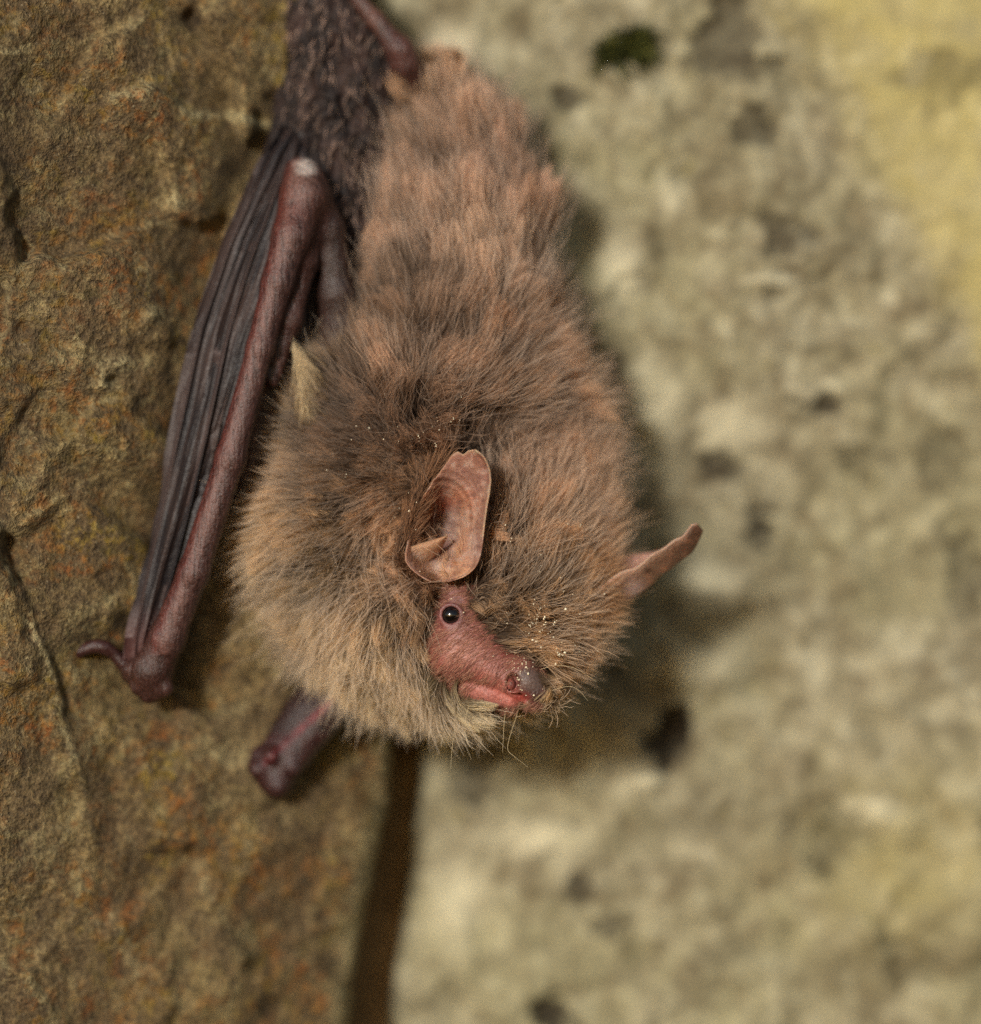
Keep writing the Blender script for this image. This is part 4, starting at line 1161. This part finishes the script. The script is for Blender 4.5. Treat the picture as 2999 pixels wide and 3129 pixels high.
# ================================================================== FUR
# guides: px, py, flow dx, dy(down), lift, length mm, root colour, tip colour
DK, MD = (58, 40, 30), (84, 58, 42)
G = [
 (1240, 220, -.35, -1, .45, 4.6, (104, 72, 44), (196, 152, 104)), (1330, 210, -.05, -1, .45, 4.6, (104, 74, 46), (196, 152, 106)),
 (1450, 270, .25, -1, .35, 4.2, (96, 66, 44), (178, 134, 98)), (1580, 420, .15, -1, .25, 4.2, (92, 60, 42), (176, 130, 98)),
 (1680, 620, .05, -1, .25, 4.5, (92, 60, 44), (172, 126, 98)), (1720, 850, .1, -1, .25, 4.5, (92, 58, 44), (178, 130, 102)),
 (1230, 430, -.5, -.9, .4, 4.2, (80, 52, 34), (164, 116, 76)), (1160, 650, -.5, -.9, .35, 4.6, (84, 54, 38), (176, 126, 90)),
 (1380, 450, .05, -1, .35, 4.6, (86, 58, 40), (168, 122, 90)), (1400, 650, -.05, -1, .4, 5.0, (78, 50, 36), (158, 114, 86)),
 (1550, 700, .1, -1, .35, 5.0, (76, 48, 36), (160, 116, 90)), (1300, 800, -.1, -1, .4, 5.0, (82, 54, 40), (176, 130, 98)),
 (1480, 860, .05, -1, .45, 5.0, (84, 56, 42), (190, 148, 116)), (1620, 900, .15, -1, .35, 5.0, (84, 56, 42), (184, 140, 112)),
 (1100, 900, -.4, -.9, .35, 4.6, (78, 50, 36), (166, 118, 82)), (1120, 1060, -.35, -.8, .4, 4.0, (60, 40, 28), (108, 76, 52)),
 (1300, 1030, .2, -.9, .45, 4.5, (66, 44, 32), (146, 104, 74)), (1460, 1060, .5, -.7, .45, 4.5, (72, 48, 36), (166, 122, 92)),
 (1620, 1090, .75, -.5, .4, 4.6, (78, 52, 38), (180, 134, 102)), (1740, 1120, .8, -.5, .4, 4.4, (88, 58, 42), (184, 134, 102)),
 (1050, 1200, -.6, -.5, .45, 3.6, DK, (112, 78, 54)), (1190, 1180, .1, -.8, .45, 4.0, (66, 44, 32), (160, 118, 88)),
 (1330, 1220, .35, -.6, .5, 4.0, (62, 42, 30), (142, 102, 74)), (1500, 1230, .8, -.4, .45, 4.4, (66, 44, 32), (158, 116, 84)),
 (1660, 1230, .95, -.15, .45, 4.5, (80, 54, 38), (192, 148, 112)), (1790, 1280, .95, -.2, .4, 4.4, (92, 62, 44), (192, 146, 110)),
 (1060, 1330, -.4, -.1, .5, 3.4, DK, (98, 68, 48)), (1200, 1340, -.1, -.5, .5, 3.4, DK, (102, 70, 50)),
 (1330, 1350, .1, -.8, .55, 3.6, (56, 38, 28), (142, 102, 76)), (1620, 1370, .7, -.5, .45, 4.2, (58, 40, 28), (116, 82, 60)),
 (1540, 1330, .5, -.7, .5, 3.8, (64, 44, 32), (152, 112, 84)), (1830, 1420, .95, -.25, .4, 4.2, (96, 66, 44), (198, 150, 110)),
 (930, 1120, -.35, -.9, .4, 4.6, (110, 90, 66), (214, 192, 152)), (900, 1280, -.9, -.35, .4, 4.0, (90, 72, 52), (190, 162, 122)),
 (860, 1400, -1, -.1, .4, 4.4, (84, 68, 50), (188, 162, 124)), (790, 1540, -1, .05, .35, 4.6, (90, 76, 56), (190, 168, 130)),
 (760, 1680, -1, .25, .35, 4.6, (96, 82, 60), (192, 170, 132)), (960, 1450, -.7, .3, .45, 3.6, (74, 52, 36), (172, 132, 92)),
 (1090, 1480, -.4, .4, .5, 3.6, (52, 36, 24), (112, 80, 54)), (1210, 1480, -.6, .2, .5, 3.4, (60, 40, 28), (150, 106, 70)),
 (1230, 1600, -.7, .25, .5, 3.2, (92, 60, 38), (182, 132, 90)), (1120, 1600, -.6, .4, .5, 3.6, (64, 46, 30), (168, 128, 84)),
 (960, 1600, -.8, .3, .45, 4.0, (78, 60, 40), (182, 146, 102)), (1150, 1720, -.5, .55, .5, 3.6, (62, 46, 30), (170, 132, 88)),
 (960, 1740, -.85, .3, .35, 3.8, (58, 46, 34), (150, 122, 90)), (860, 1790, -.9, .4, .35, 4.4, (120, 100, 74), (212, 190, 148)),
 (1060, 1850, -.65, .5, .35, 4.0, (104, 82, 58), (200, 168, 124)), (950, 1920, -.75, .6, .3, 4.4, (124, 102, 72), (212, 188, 148)),
 (1230, 1830, -.35, .6, .45, 3.4, (66, 48, 32), (164, 126, 86)), (1180, 1960, -.5, .65, .35, 3.8, (110, 86, 58), (208, 178, 134)),
 (1290, 1900, -.25, .8, .45, 3.0, (58, 42, 28), (146, 112, 76)), (1280, 2000, -.15, .9, .4, 3.2, (64, 50, 34), (172, 142, 102)),
 (1120, 2090, -.55, .8, .3, 4.2, (132, 108, 76), (214, 190, 150)), (1270, 2120, -.3, .9, .3, 4.2, (128, 104, 70), (216, 192, 150)),
 (1380, 2160, -.1, 1, .35, 4.0, (132, 106, 70), (216, 194, 152)), (1500, 2200, .1, 1, .35, 3.6, (136, 110, 74), (220, 198, 158)),
 (1570, 2210, .3, .9, .3, 3.2, (136, 108, 76), (206, 176, 130)), (1300, 1740, -.5, .3, .5, 2.6, (120, 78, 54), (184, 132, 92)),
 (1330, 1700, -.3, .4, .4, 2.4, (120, 78, 54), (184, 132, 92)),
 (1530, 1480, .3, -.8, .5, 3.6, (66, 44, 32), (158, 116, 86)), (1560, 1620, .45, -.7, .5, 3.4, (70, 48, 34), (164, 120, 86)),
 (1680, 1520, .6, -.6, .5, 3.8, (84, 58, 42), (178, 132, 98)), (1780, 1600, .85, -.4, .45, 4.0, (96, 66, 44), (188, 140, 98)),
 (1860, 1560, .95, -.35, .4, 4.2, (110, 76, 48), (202, 150, 102)), (1530, 1750, .2, -.6, .5, 3.0, (76, 52, 36), (166, 122, 84)),
 (1650, 1720, .5, -.6, .5, 3.4, (80, 56, 38), (168, 126, 88)), (1780, 1760, .9, -.2, .45, 3.8, (96, 66, 42), (182, 132, 86)),
 (1520, 1850, .4, -.3, .4, 2.6, (66, 46, 30), (140, 102, 64)), (1640, 1860, .7, -.25, .45, 3.2, (80, 58, 36), (168, 126, 82)),
 (1770, 1880, .95, .0, .4, 3.8, (100, 70, 44), (184, 136, 86)), (1600, 1950, .9, .05, .35, 2.8, (72, 48, 30), (160, 116, 70)),
 (1700, 1980, .95, .1, .4, 3.4, (100, 70, 42), (190, 144, 92)), (1780, 2010, .9, .35, .4, 3.6, (110, 78, 50), (196, 150, 100)),
 (1680, 2050, .95, .2, .35, 2.8, (86, 60, 40), (176, 132, 90)), (1700, 2110, .8, .5, .35, 2.8, (104, 78, 54), (188, 150, 108)),
 (1650, 2180, .5, .8, .3, 2.8, (120, 94, 64), (198, 164, 118)), (1840, 1800, .95, .1, .35, 3.6, (120, 82, 52), (196, 144, 96)),
]
GP = np.array([(g_[0], g_[1]) for g_ in G], float)
GV = np.array([[g_[2], g_[3], g_[4], g_[5], *lin(*g_[6]), *lin(*g_[7])] for g_ in G], float)

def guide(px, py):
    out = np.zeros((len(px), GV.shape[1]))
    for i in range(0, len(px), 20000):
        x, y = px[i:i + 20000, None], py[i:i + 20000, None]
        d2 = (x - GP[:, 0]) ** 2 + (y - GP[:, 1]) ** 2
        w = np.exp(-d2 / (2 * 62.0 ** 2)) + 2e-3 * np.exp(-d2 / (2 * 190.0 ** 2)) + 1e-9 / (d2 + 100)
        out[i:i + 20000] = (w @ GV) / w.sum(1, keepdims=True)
    return out

EAR_POLY = [(1405, 1400), (1455, 1400), (1490, 1440), (1484, 1500), (1474, 1600), (1466, 1690), (1440, 1735), (1380, 1768), (1320, 1768), (1262, 1720), (1256, 1680), (1275, 1600), (1300, 1540), (1350, 1460)]

def polydist(px, py, poly):
    poly = np.array(poly, float); d = np.full(px.shape, 1e9)
    for a, b in zip(poly, np.roll(poly, -1, 0)):
        ab = b - a; t = np.clip(((px - a[0]) * ab[0] + (py - a[1]) * ab[1]) / (ab @ ab), 0, 1)
        d = np.minimum(d, np.hypot(px - a[0] - t * ab[0], py - a[1] - t * ab[1]))
    return d

def tri_sample(n):
    """random points on the furred body surface"""
    tri = np.concatenate([BF[:, [0, 1, 2]], BF[:, [0, 2, 3]]])
    a, b, c = BV[tri[:, 0]], BV[tri[:, 1]], BV[tri[:, 2]]
    area = 0.5 * np.linalg.norm(np.cross(b - a, c - a), axis=1)
    cen = (a + b + c) / 3
    nf = BN[tri].mean(1)
    px, py = unP(cen)
    cf = dF[tri].mean(1); cm = dM[tri].mean(1); ca = dA[tri].mean(1)
    w = area.copy()
    w *= (np.minimum(cf, cm) < ca + 0.35) & ((cf < cm + .35) | (cen[:, 1] < 7))                      # furred trunk and head only
    jx = 30 * fbm(px / 28, py / 28, octv=2, seed=301); jy = 30 * fbm(px / 28 + 5, py / 28, octv=2, seed=302)
    fin = inpoly(px + jx, py + jy, FACE_POLY) & (cen[:, 1] < 4.2)
    w *= np.where(fin, np.clip(1 - polydist(px + jx, py + jy, FACE_POLY) / 24.0, 0, 1) ** 2 * .6, 1.0)
    w *= ~(inpoly(px, py, EAR_POLY) & (cen[:, 1] < 12))
    w *= np.where(nf[:, 1] > 0.35, 0.25, 1.0)                   # thinner against the wall
    w /= w.sum()
    k = rng.choice(len(tri), n, p=w)
    r1, r2 = np.sqrt(rng.random(n)), rng.random(n)
    bary = np.stack([1 - r1, r1 * (1 - r2), r1 * r2], -1)[:, :, None]
    p = (BV[tri[k]] * bary).sum(1); nn = (BN[tri[k]] * bary).sum(1)
    nn /= np.linalg.norm(nn, axis=1, keepdims=True)
    return p, nn

def flow_world(gv, n, px, py):
    """image-plane flow projected on the surface"""
    f = np.stack([gv[:, 0], np.zeros(len(gv)), -gv[:, 1]], -1)
    f = f / (np.linalg.norm(f, axis=1, keepdims=True) + 1e-9)
    t = f - n * (f * n).sum(1, keepdims=True)
    return t / (np.linalg.norm(t, axis=1, keepdims=True) + 0.15)

def swirl(p, amp, scale, seed):
    return np.stack([fbm(p[:, 0] / scale, p[:, 1] / scale, p[:, 2] / scale, octv=2, seed=seed + i) for i in range(3)], -1) * amp

NP = 7
TT = np.linspace(0, 1, NP)
def strand_paths(p, n, gv, px, py, jitter, swamp, seed):
    fl = flow_world(gv, n, px, py)
    lift = np.clip(gv[:, 2] * (.45 + .35 * sstep(950, 1350, py)), .06, .9)[:, None]
    sw = swirl(p, swamp, 2.4, seed) + swirl(p, swamp * .6, 0.9, seed + 9)
    dirn = fl * (1 - lift) + n * lift * 0.95 + sw + rng.normal(0, jitter, p.shape)
    dirn -= n * np.minimum((dirn * n).sum(1, keepdims=True) - 0.10, 0)
    dirn /= np.linalg.norm(dirn, axis=1, keepdims=True)
    start = n * 0.5 + dirn * 0.75; start /= np.linalg.norm(start, axis=1, keepdims=True)
    L = gv[:, 3][:, None]
    curl = rng.normal(0, 1.0, p.shape) * (.10 + .20 * sstep(1000, 1350, py))[:, None] + swirl(p, .5, 1.6, seed + 20)
    ph = 3.0 * fbm(p[:, 0] / 1.8, p[:, 1] / 1.8, p[:, 2] / 1.8, octv=2, seed=seed + 40)
    wob = np.cross(dirn, n)
    pts = []
    for t in TT:
        pts.append(p + L * (start * t * (1 - t) * 0.75 + dirn * (t * t * 0.75 + t * 0.25 * 1.0) + curl * t * t * 0.34) + wob * np.sin(4.6 * t + ph)[:, None] * t * .30)
    return np.stack(pts, 1)

def kd_of(pts):
    kd = KDTree(len(pts))
    for i, q in enumerate(pts): kd.insert(q, i)
    kd.balance()
    return kd

def make_fur(nhair, nbig, nsmall):
    # two levels of tufts: broad locks and small pointed clumps inside them
    bp, bn = tri_sample(nbig)
    bx, by = unP(bp); bg_ = guide(bx, by)
    bg_[:, 3] *= rng.uniform(.85, 1.2, nbig)
    bg_[:, 3] *= 1 + .25 * fbm(bx / 150, by / 150, octv=2, seed=240)
    bh = sstep(1000, 1250, by)[:, None]
    bpath = strand_paths(bp, bn, bg_, bx, by, .12 + .26 * bh, .28 + .32 * bh, 200)
    bcol_ = np.clip(rng.normal(1.0, 0.30, nbig), .45, 1.7)
    kb = kd_of(bp)
    cp, cn = tri_sample(nsmall)
    cpx, cpy = unP(cp); cg = guide(cpx, cpy)
    cg[:, 3] *= rng.uniform(.75, 1.2, nsmall)
    chd = sstep(1000, 1350, cpy)[:, None]
    cpath = strand_paths(cp, cn, cg, cpx, cpy, .16 + .16 * chd, .3 + .2 * chd, 200)
    nb = np.array([kb.find(q)[1] for q in cp])
    tt = TT[None, :, None] ** 1.35
    head = sstep(1000, 1250, cpy)
    cpath = cpath + (bpath[nb] - cpath) * tt * (0.62 - 0.08 * head)[:, None, None]
    ccol = bcol_[nb] * np.clip(rng.normal(1.0, 0.20, nsmall), .55, 1.6)
    ks = kd_of(cp)
    p, n = tri_sample(nhair)
    px, py = unP(p); gv = guide(px, py)
    kind = rng.random(nhair)
    guard = kind < 0.035 + 0.085 * sstep(1000, 1350, py)
    under = kind > 0.60
    gv[:, 3] *= np.where(guard, rng.uniform(.9, 1.3, nhair), np.where(under, rng.uniform(.4, .72, nhair), rng.uniform(.72, 1.1, nhair)))
    fnd = [ks.find(q) for q in p]
    near = np.array([q[1] for q in fnd]); off = np.array([q[2] for q in fnd])
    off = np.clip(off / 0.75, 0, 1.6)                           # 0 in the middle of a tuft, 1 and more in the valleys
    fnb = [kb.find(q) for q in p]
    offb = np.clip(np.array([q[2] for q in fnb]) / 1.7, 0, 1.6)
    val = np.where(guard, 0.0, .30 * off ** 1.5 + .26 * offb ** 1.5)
    gv[:, 3] *= np.clip(1.16 - val, .4, 1.2)
    gv[:, 3] *= (1 - .28 * sstep(2020, 2160, py)) * (1 + .12 * sstep(1050, 1250, py) * (1 - sstep(1900, 2000, py)))
    fi = inpoly(px, py, FACE_POLY) & (p[:, 1] < 4.2)
    gv[:, 3] *= np.where(fi, .42, 1.0)
    path = strand_paths(p, n, gv, px, py, np.where(guard, .24, .11)[:, None], 0.34, 200)
    cl = np.where(guard, rng.uniform(.1, .55, nhair), rng.uniform(.6, 1.02, nhair))
    path = path + (cpath[near] - path) * (tt * cl[:, None, None]) * 0.9
    path += (rng.normal(0, .03, path.shape) * TT[None, :, None])
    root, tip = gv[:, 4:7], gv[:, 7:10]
    b = (ccol[near] * np.clip(rng.normal(1, .16, nhair), .55, 1.6) * np.clip(1.15 - .5 * val, .6, 1.15))[:, None]  # tips darkened in the valleys: shading between tufts put into the colour
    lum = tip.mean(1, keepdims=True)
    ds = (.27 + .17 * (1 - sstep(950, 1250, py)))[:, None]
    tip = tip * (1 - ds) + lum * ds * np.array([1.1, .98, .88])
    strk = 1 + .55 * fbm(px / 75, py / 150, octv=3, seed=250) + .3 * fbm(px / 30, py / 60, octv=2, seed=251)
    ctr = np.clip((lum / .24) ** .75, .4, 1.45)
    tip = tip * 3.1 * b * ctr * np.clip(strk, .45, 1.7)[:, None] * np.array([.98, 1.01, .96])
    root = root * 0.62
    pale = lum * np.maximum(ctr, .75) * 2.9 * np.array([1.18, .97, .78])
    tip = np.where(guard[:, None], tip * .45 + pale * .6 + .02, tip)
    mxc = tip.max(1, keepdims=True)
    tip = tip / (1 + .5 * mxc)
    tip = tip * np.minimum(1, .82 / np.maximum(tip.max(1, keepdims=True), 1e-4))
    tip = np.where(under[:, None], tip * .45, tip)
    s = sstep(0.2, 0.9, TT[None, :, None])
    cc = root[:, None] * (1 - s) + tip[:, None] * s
    rad = np.where(guard, 0.0165, 0.0145)[:, None] * np.interp(TT, [0, .3, .75, 1], [.9, 1.0, .8, .2])[None]
    return path, cc, rad, guard

def fur_mat(name, shine=0.12):
    m = Mat(name)
    t = m.t
    t.nodes.remove(m.b)
    c = m.attr('col')
    df = m.n('ShaderNodeBsdfDiffuse'); m.l(c, df.inputs['Color'])
    tr = m.n('ShaderNodeBsdfTranslucent'); m.l(c, tr.inputs['Color'])
    hr = m.n('ShaderNodeBsdfHair'); hr.component = 'Reflection'
    hr.inputs['Color'].default_value = (1, .86, .70, 1)
    hr.inputs['RoughnessU'].default_value = .28; hr.inputs['RoughnessV'].default_value = .7
    a = m.n('ShaderNodeMixShader'); a.inputs[0].default_value = .30
    m.l(df.outputs[0], a.inputs[1]); m.l(tr.outputs[0], a.inputs[2])
    b = m.n('ShaderNodeMixShader'); b.inputs[0].default_value = shine
    m.l(a.outputs[0], b.inputs[1]); m.l(hr.outputs[0], b.inputs[2])
    m.l(b.outputs[0], m.out.inputs['Surface'])
    return m.m
M_fur = fur_mat('fur', 0.05)

def curves_obj(name, path, cc, rad, mat):
    n, k, _ = path.shape
    cu = bpy.data.hair_curves.new(name)
    cu.add_curves([k] * n)
    cu.attributes['position'].data.foreach_set('vector', (path * MM).astype(np.float32).ravel())
    at = cu.attributes.get('radius') or cu.attributes.new('radius', 'FLOAT', 'POINT')
    at.data.foreach_set('value', (rad * MM).astype(np.float32).ravel())
    a = cu.attributes.new('col', 'FLOAT_COLOR', 'POINT')
    c4 = np.ones((n, k, 4), np.float32); c4[..., :3] = np.clip(cc, .002, .9)
    a.data.foreach_set('color', c4.ravel())
    cu.materials.append(mat)
    return adopt(link(bpy.data.objects.new(name, cu)))

NH = 270000
path, cc, rad, guard = make_fur(NH, 560, 3000)
def extra_hairs(n, roots, dirs, length, spread, rootc, tipc):
    """hairs growing over the base of an ear: root polyline (px,py,d) with directions"""
    t = rng.random(n); k = np.linspace(0, 1, len(roots)); roots = np.array(roots, float); dirs = np.array(dirs, float)
    r = np.stack([np.interp(t, k, roots[:, i]) for i in range(3)], -1)
    r[:, :2] += rng.normal(0, spread, (n, 2)); r[:, 2] += rng.normal(0, .35, n)
    d = np.stack([np.interp(t, k, dirs[:, i]) for i in range(3)], -1) + rng.normal(0, .2, (n, 3))
    d /= np.linalg.norm(d, axis=1, keepdims=True)
    L = length * rng.uniform(.6, 1.15, (n, 1)); c = rng.normal(0, .12, (n, 3))
    p0 = P(r[:, 0], r[:, 1], r[:, 2])
    pth = np.stack([p0 + L * (d * q + c * q * q) for q in TT], 1)
    w = sstep(.2, 1, TT)[None, :, None]
    cl_ = (lin(*rootc) * (1 - w) + lin(*tipc) * w) * np.clip(rng.normal(1.15, .25, (n, 1, 1)), .5, 1.9)
    rd = .016 * np.interp(TT, [0, .6, 1], [1, .9, .2])[None] * np.ones((n, 1))
    return pth, cl_, rd
extras = [extra_hairs(900, [(1225, 1700, 2.6), (1240, 1640, 2.4), (1262, 1570, 2.2), (1290, 1500, 1.9), (1330, 1440, 1.6)],
                      [(.25, -.5, .8), (.4, -.5, .85), (.45, -.5, .9), (.5, -.4, .9), (.5, -.3, .9)], 2.4, 10, (74, 52, 38), (166, 124, 92)),
          extra_hairs(900, [(1225, 1715, 2.8), (1250, 1750, 2.8), (1290, 1778, 2.8), (1325, 1790, 2.8)],
                      [(-.1, -.8, .3), (.3, -.8, .25), (.3, -.8, .15), (.2, -.8, -.1)], 1.9, 10, (92, 64, 46), (172, 130, 98)),
          extra_hairs(900, [(1790, 1720, 5.5), (1800, 1780, 4.4), (1800, 1840, 4.6), (1790, 1880, 5.4)],
                      [(.9, -.4, .35), (.9, -.4, .25), (.95, -.4, 0), (.95, -.3, -.1)], 2.4, 18, (92, 66, 46), (178, 138, 100))]
nmain = len(path)
path = np.concatenate([path] + [e[0] for e in extras]); cc = np.concatenate([cc] + [e[1] for e in extras]); rad = np.concatenate([rad] + [e[2] for e in extras])
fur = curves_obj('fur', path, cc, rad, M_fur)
fur['kind'] = 'stuff'
fur['label'] = 'dense brown fur, cream on chin and flank'

# pointed cream tuft beside the wing
def build_tuft():
    n = 420
    t0 = rng.random(n)
    rx = 945 + 38 * rng.normal(size=n) * .6 + 15 * t0; ry = 1330 - 170 * t0
    root = P(rx, ry, 5.6 + .5 * rng.normal(size=n))
    tipx = 893 + 14 * (1 - t0) + rng.normal(0, 4, n) + 26 * (1 - t0); tipy = 1050 + 190 * (1 - t0) ** 1.3 + rng.normal(0, 12, n)
    tip = P(tipx, tipy, 4.2 + rng.normal(0, .25, n))
    bend = P(rx - 14, (ry + tipy) / 2 + 6, 4.0)
    pts = np.stack([(1 - t) ** 2 * root + 2 * t * (1 - t) * bend + t * t * tip for t in TT], 1)
    cr, ct = lin(120, 92, 64), lin(226, 206, 166)
    c = cr * (1 - TT[None, :, None]) + ct * TT[None, :, None] * np.clip(rng.normal(1, .12, (n, 1, 1)), .7, 1.3)
    r = 0.02 * np.interp(TT, [0, .6, 1], [1, .9, .25])[None] * np.ones((n, 1))
    o = curves_obj('fur_tuft', pts, c, r, M_fur)
    o['kind'] = 'stuff'
    o['label'] = 'pointed cream fur tuft beside the wing'
build_tuft()

# short hairs on the muzzle and the membranes
def build_short_hair():
    sel = np.nonzero((ISF > .6) & (BN[:, 1] < 0.2))[0]
    k = rng.choice(sel, 7000)
    p, n = BV[k], BN[k]; px, py = unP(p)
    keep = (gauss(px, py, 1622, 2090, 60, 56) < .45) & (gauss(px, py, *EYE[:2], 42, 40) < .4) & (gauss(px, py, 1530, 2118, 95, 34) < .4)
    p, n, px, py = p[keep], n[keep], px[keep], py[keep]
    m_ = len(p)
    f = np.stack([np.full(m_, -.75), np.zeros(m_), np.full(m_, -.35)], -1) + rng.normal(0, .18, (m_, 3))
    f += (sstep(1950, 2060, py))[:, None] * np.array([0.1, 0, -.35])
    t = f - n * (f * n).sum(1, keepdims=True); t /= np.linalg.norm(t, axis=1, keepdims=True)
    L = rng.uniform(.5, 1.15, (m_, 1))
    pts = np.stack([p + L * (t * s * .95 + n * .26 * s * (1.4 - s)) for s in TT], 1)
    tc = np.where(rng.random((m_, 1)) < .6, lin(150, 96, 80), lin(208, 160, 132))
    c = np.repeat(tc[:, None], NP, 1) * np.interp(TT, [0, 1], [.8, 1.1])[None, :, None]
    r = 0.008 * np.interp(TT, [0, .6, 1], [1, .8, .2])[None] * np.ones((m_, 1))
    o = curves_obj('muzzle_hair', pts, c, r, M_fur); o['kind'] = 'stuff'
    # silvery short hairs lying on the tail membrane
    n2 = 620
    i, j = rng.integers(40, tail_px.shape[0] - 2, n2), rng.integers(6, tail_px.shape[1] - 6, n2)
    p = P(tail_px[i, j], tail_py[i, j], tail_d[i, j] - .03)
    nrm = np.tile([0, -1.0, 0], (n2, 1))
    f = np.stack([rng.normal(-.25, .35, n2), rng.normal(-.25, .1, n2), rng.normal(-1, .15, n2)], -1)
    f /= np.linalg.norm(f, axis=1, keepdims=True)
    L = rng.uniform(.4, 1.1, (n2, 1))
    pts = np.stack([p + L * f * s + nrm * .1 * s * (1 - s) for s in TT], 1)
    c = np.tile(lin(190, 158, 142), (n2, NP, 1)) * rng.uniform(.15, .95, (n2, 1, 1)) ** 1.5
    r = 0.05 * np.interp(TT, [0, .5, 1], [.4, 1, .3])[None] * rng.uniform(.5, 1.2, (n2, 1))
    o = curves_obj('membrane_hair', pts, c, r, M_fur); o['kind'] = 'stuff'
build_short_hair()

# whiskers
for pts in ([(1650, 2125, 1.5), (1700, 2105, .8), (1745, 2093, .4), (1775, 2112, .2), (1797, 2142, .2)], [(1585, 2170, 2.0), (1545, 2290, .6), (1570, 2310, .2), (1615, 2345, 0)],
            [(1440, 2140, 1.8), (1425, 2180, 1.0), (1420, 2240, .4), (1432, 2275, .3)], [(1545, 2170, 1.8), (1540, 2220, .8), (1538, 2270, .4), (1536, 2300, .3)],
            [(1395, 2190, 3), (1385, 2260, 1.6), (1380, 2310, 1), (1378, 2350, .8)], [(1640, 2050, 1.0), (1700, 2030, .4), (1760, 2040, .3), (1822, 2082, .3)],
            ):
    q = np.array(pts, float); t = np.linspace(0, 1, len(q)); tt = np.linspace(0, 1, 16)
    q = np.stack([np.interp(tt, t, q[:, i]) for i in range(3)], -1)
    for _ in range(4): q[1:-1] = (q[:-2] + 2 * q[1:-1] + q[2:]) / 4
    pp = P(q[:, 0], q[:, 1], q[:, 2])[None]
    c = np.tile(lin(226, 204, 160), (1, 16, 1)); r = np.linspace(.016, .006, 16)[None]
    curves_obj('whisker', pp, c, r, M_fur)

# ---- pollen-like dust caught in the fur
def build_dust():
    m = Mat('dust_white'); m.b.inputs['Base Color'].default_value = (*lin(250, 238, 205), 1); m.b.inputs['Roughness'].default_value = .35
    tips = path[:, -1]; px, py = unP(tips); d = tips[:, 1]
    w = .02 + 3.0 * gauss(px, py, 1660, 1950, 130, 70) + 1.1 * gauss(px, py, 1650, 1780, 170, 130) + .25 * gauss(px, py, 1120, 1330, 260, 200) + .35 * gauss(px, py, 1350, 1500, 180, 180)
    w = w * (d < 3.2) * (py > 980)
    k = rng.choice(len(w), 430, replace=False, p=w / w.sum())
    pos = list(tips[k])
    sel = np.nonzero((ISF > .6) & (BN[:, 1] < 0))[0]
    sp = 0.06 + 4 * gauss(bpx[sel], bpy_[sel], 1590, 2015, 45, 34) + .4 * gauss(bpx[sel], bpy_[sel], 1600, 2090, 50, 50)
    kk = rng.choice(sel, 110, replace=False, p=sp / sp.sum())
    pos += list(BV[kk] + BN[kk] * .03)
    base = np.array([(0, 0, 1), (.94, 0, .33), (-.47, .82, .33), (-.47, -.82, .33), (0, 0, -1), (.47, .82, -.33), (-.94, 0, -.33), (.47, -.82, -.33)], float)
    ff = [(0, 1, 2), (0, 2, 3), (0, 3, 1), (4, 6, 5), (4, 7, 6), (4, 5, 7), (1, 5, 2), (2, 5, 6), (2, 6, 3), (3, 6, 7), (3, 7, 1), (1, 7, 5)]
    V, Fc = [], []
    for q in pos:
        r = float(np.clip(rng.lognormal(math.log(.043), .40), .02, .11))
        k0 = len(V)
        V += list(np.asarray(q) + base * r * rng.uniform(.7, 1.3, 3))
        Fc += [tuple(i + k0 for i in f_) for f_ in ff]
    o = mesh_obj('dust_specks', np.array(V), np.array(Fc), m.m, smooth=True)
    o['kind'] = 'stuff'
    o['label'] = 'fine pale dust specks caught in the fur of the bat'
build_dust()
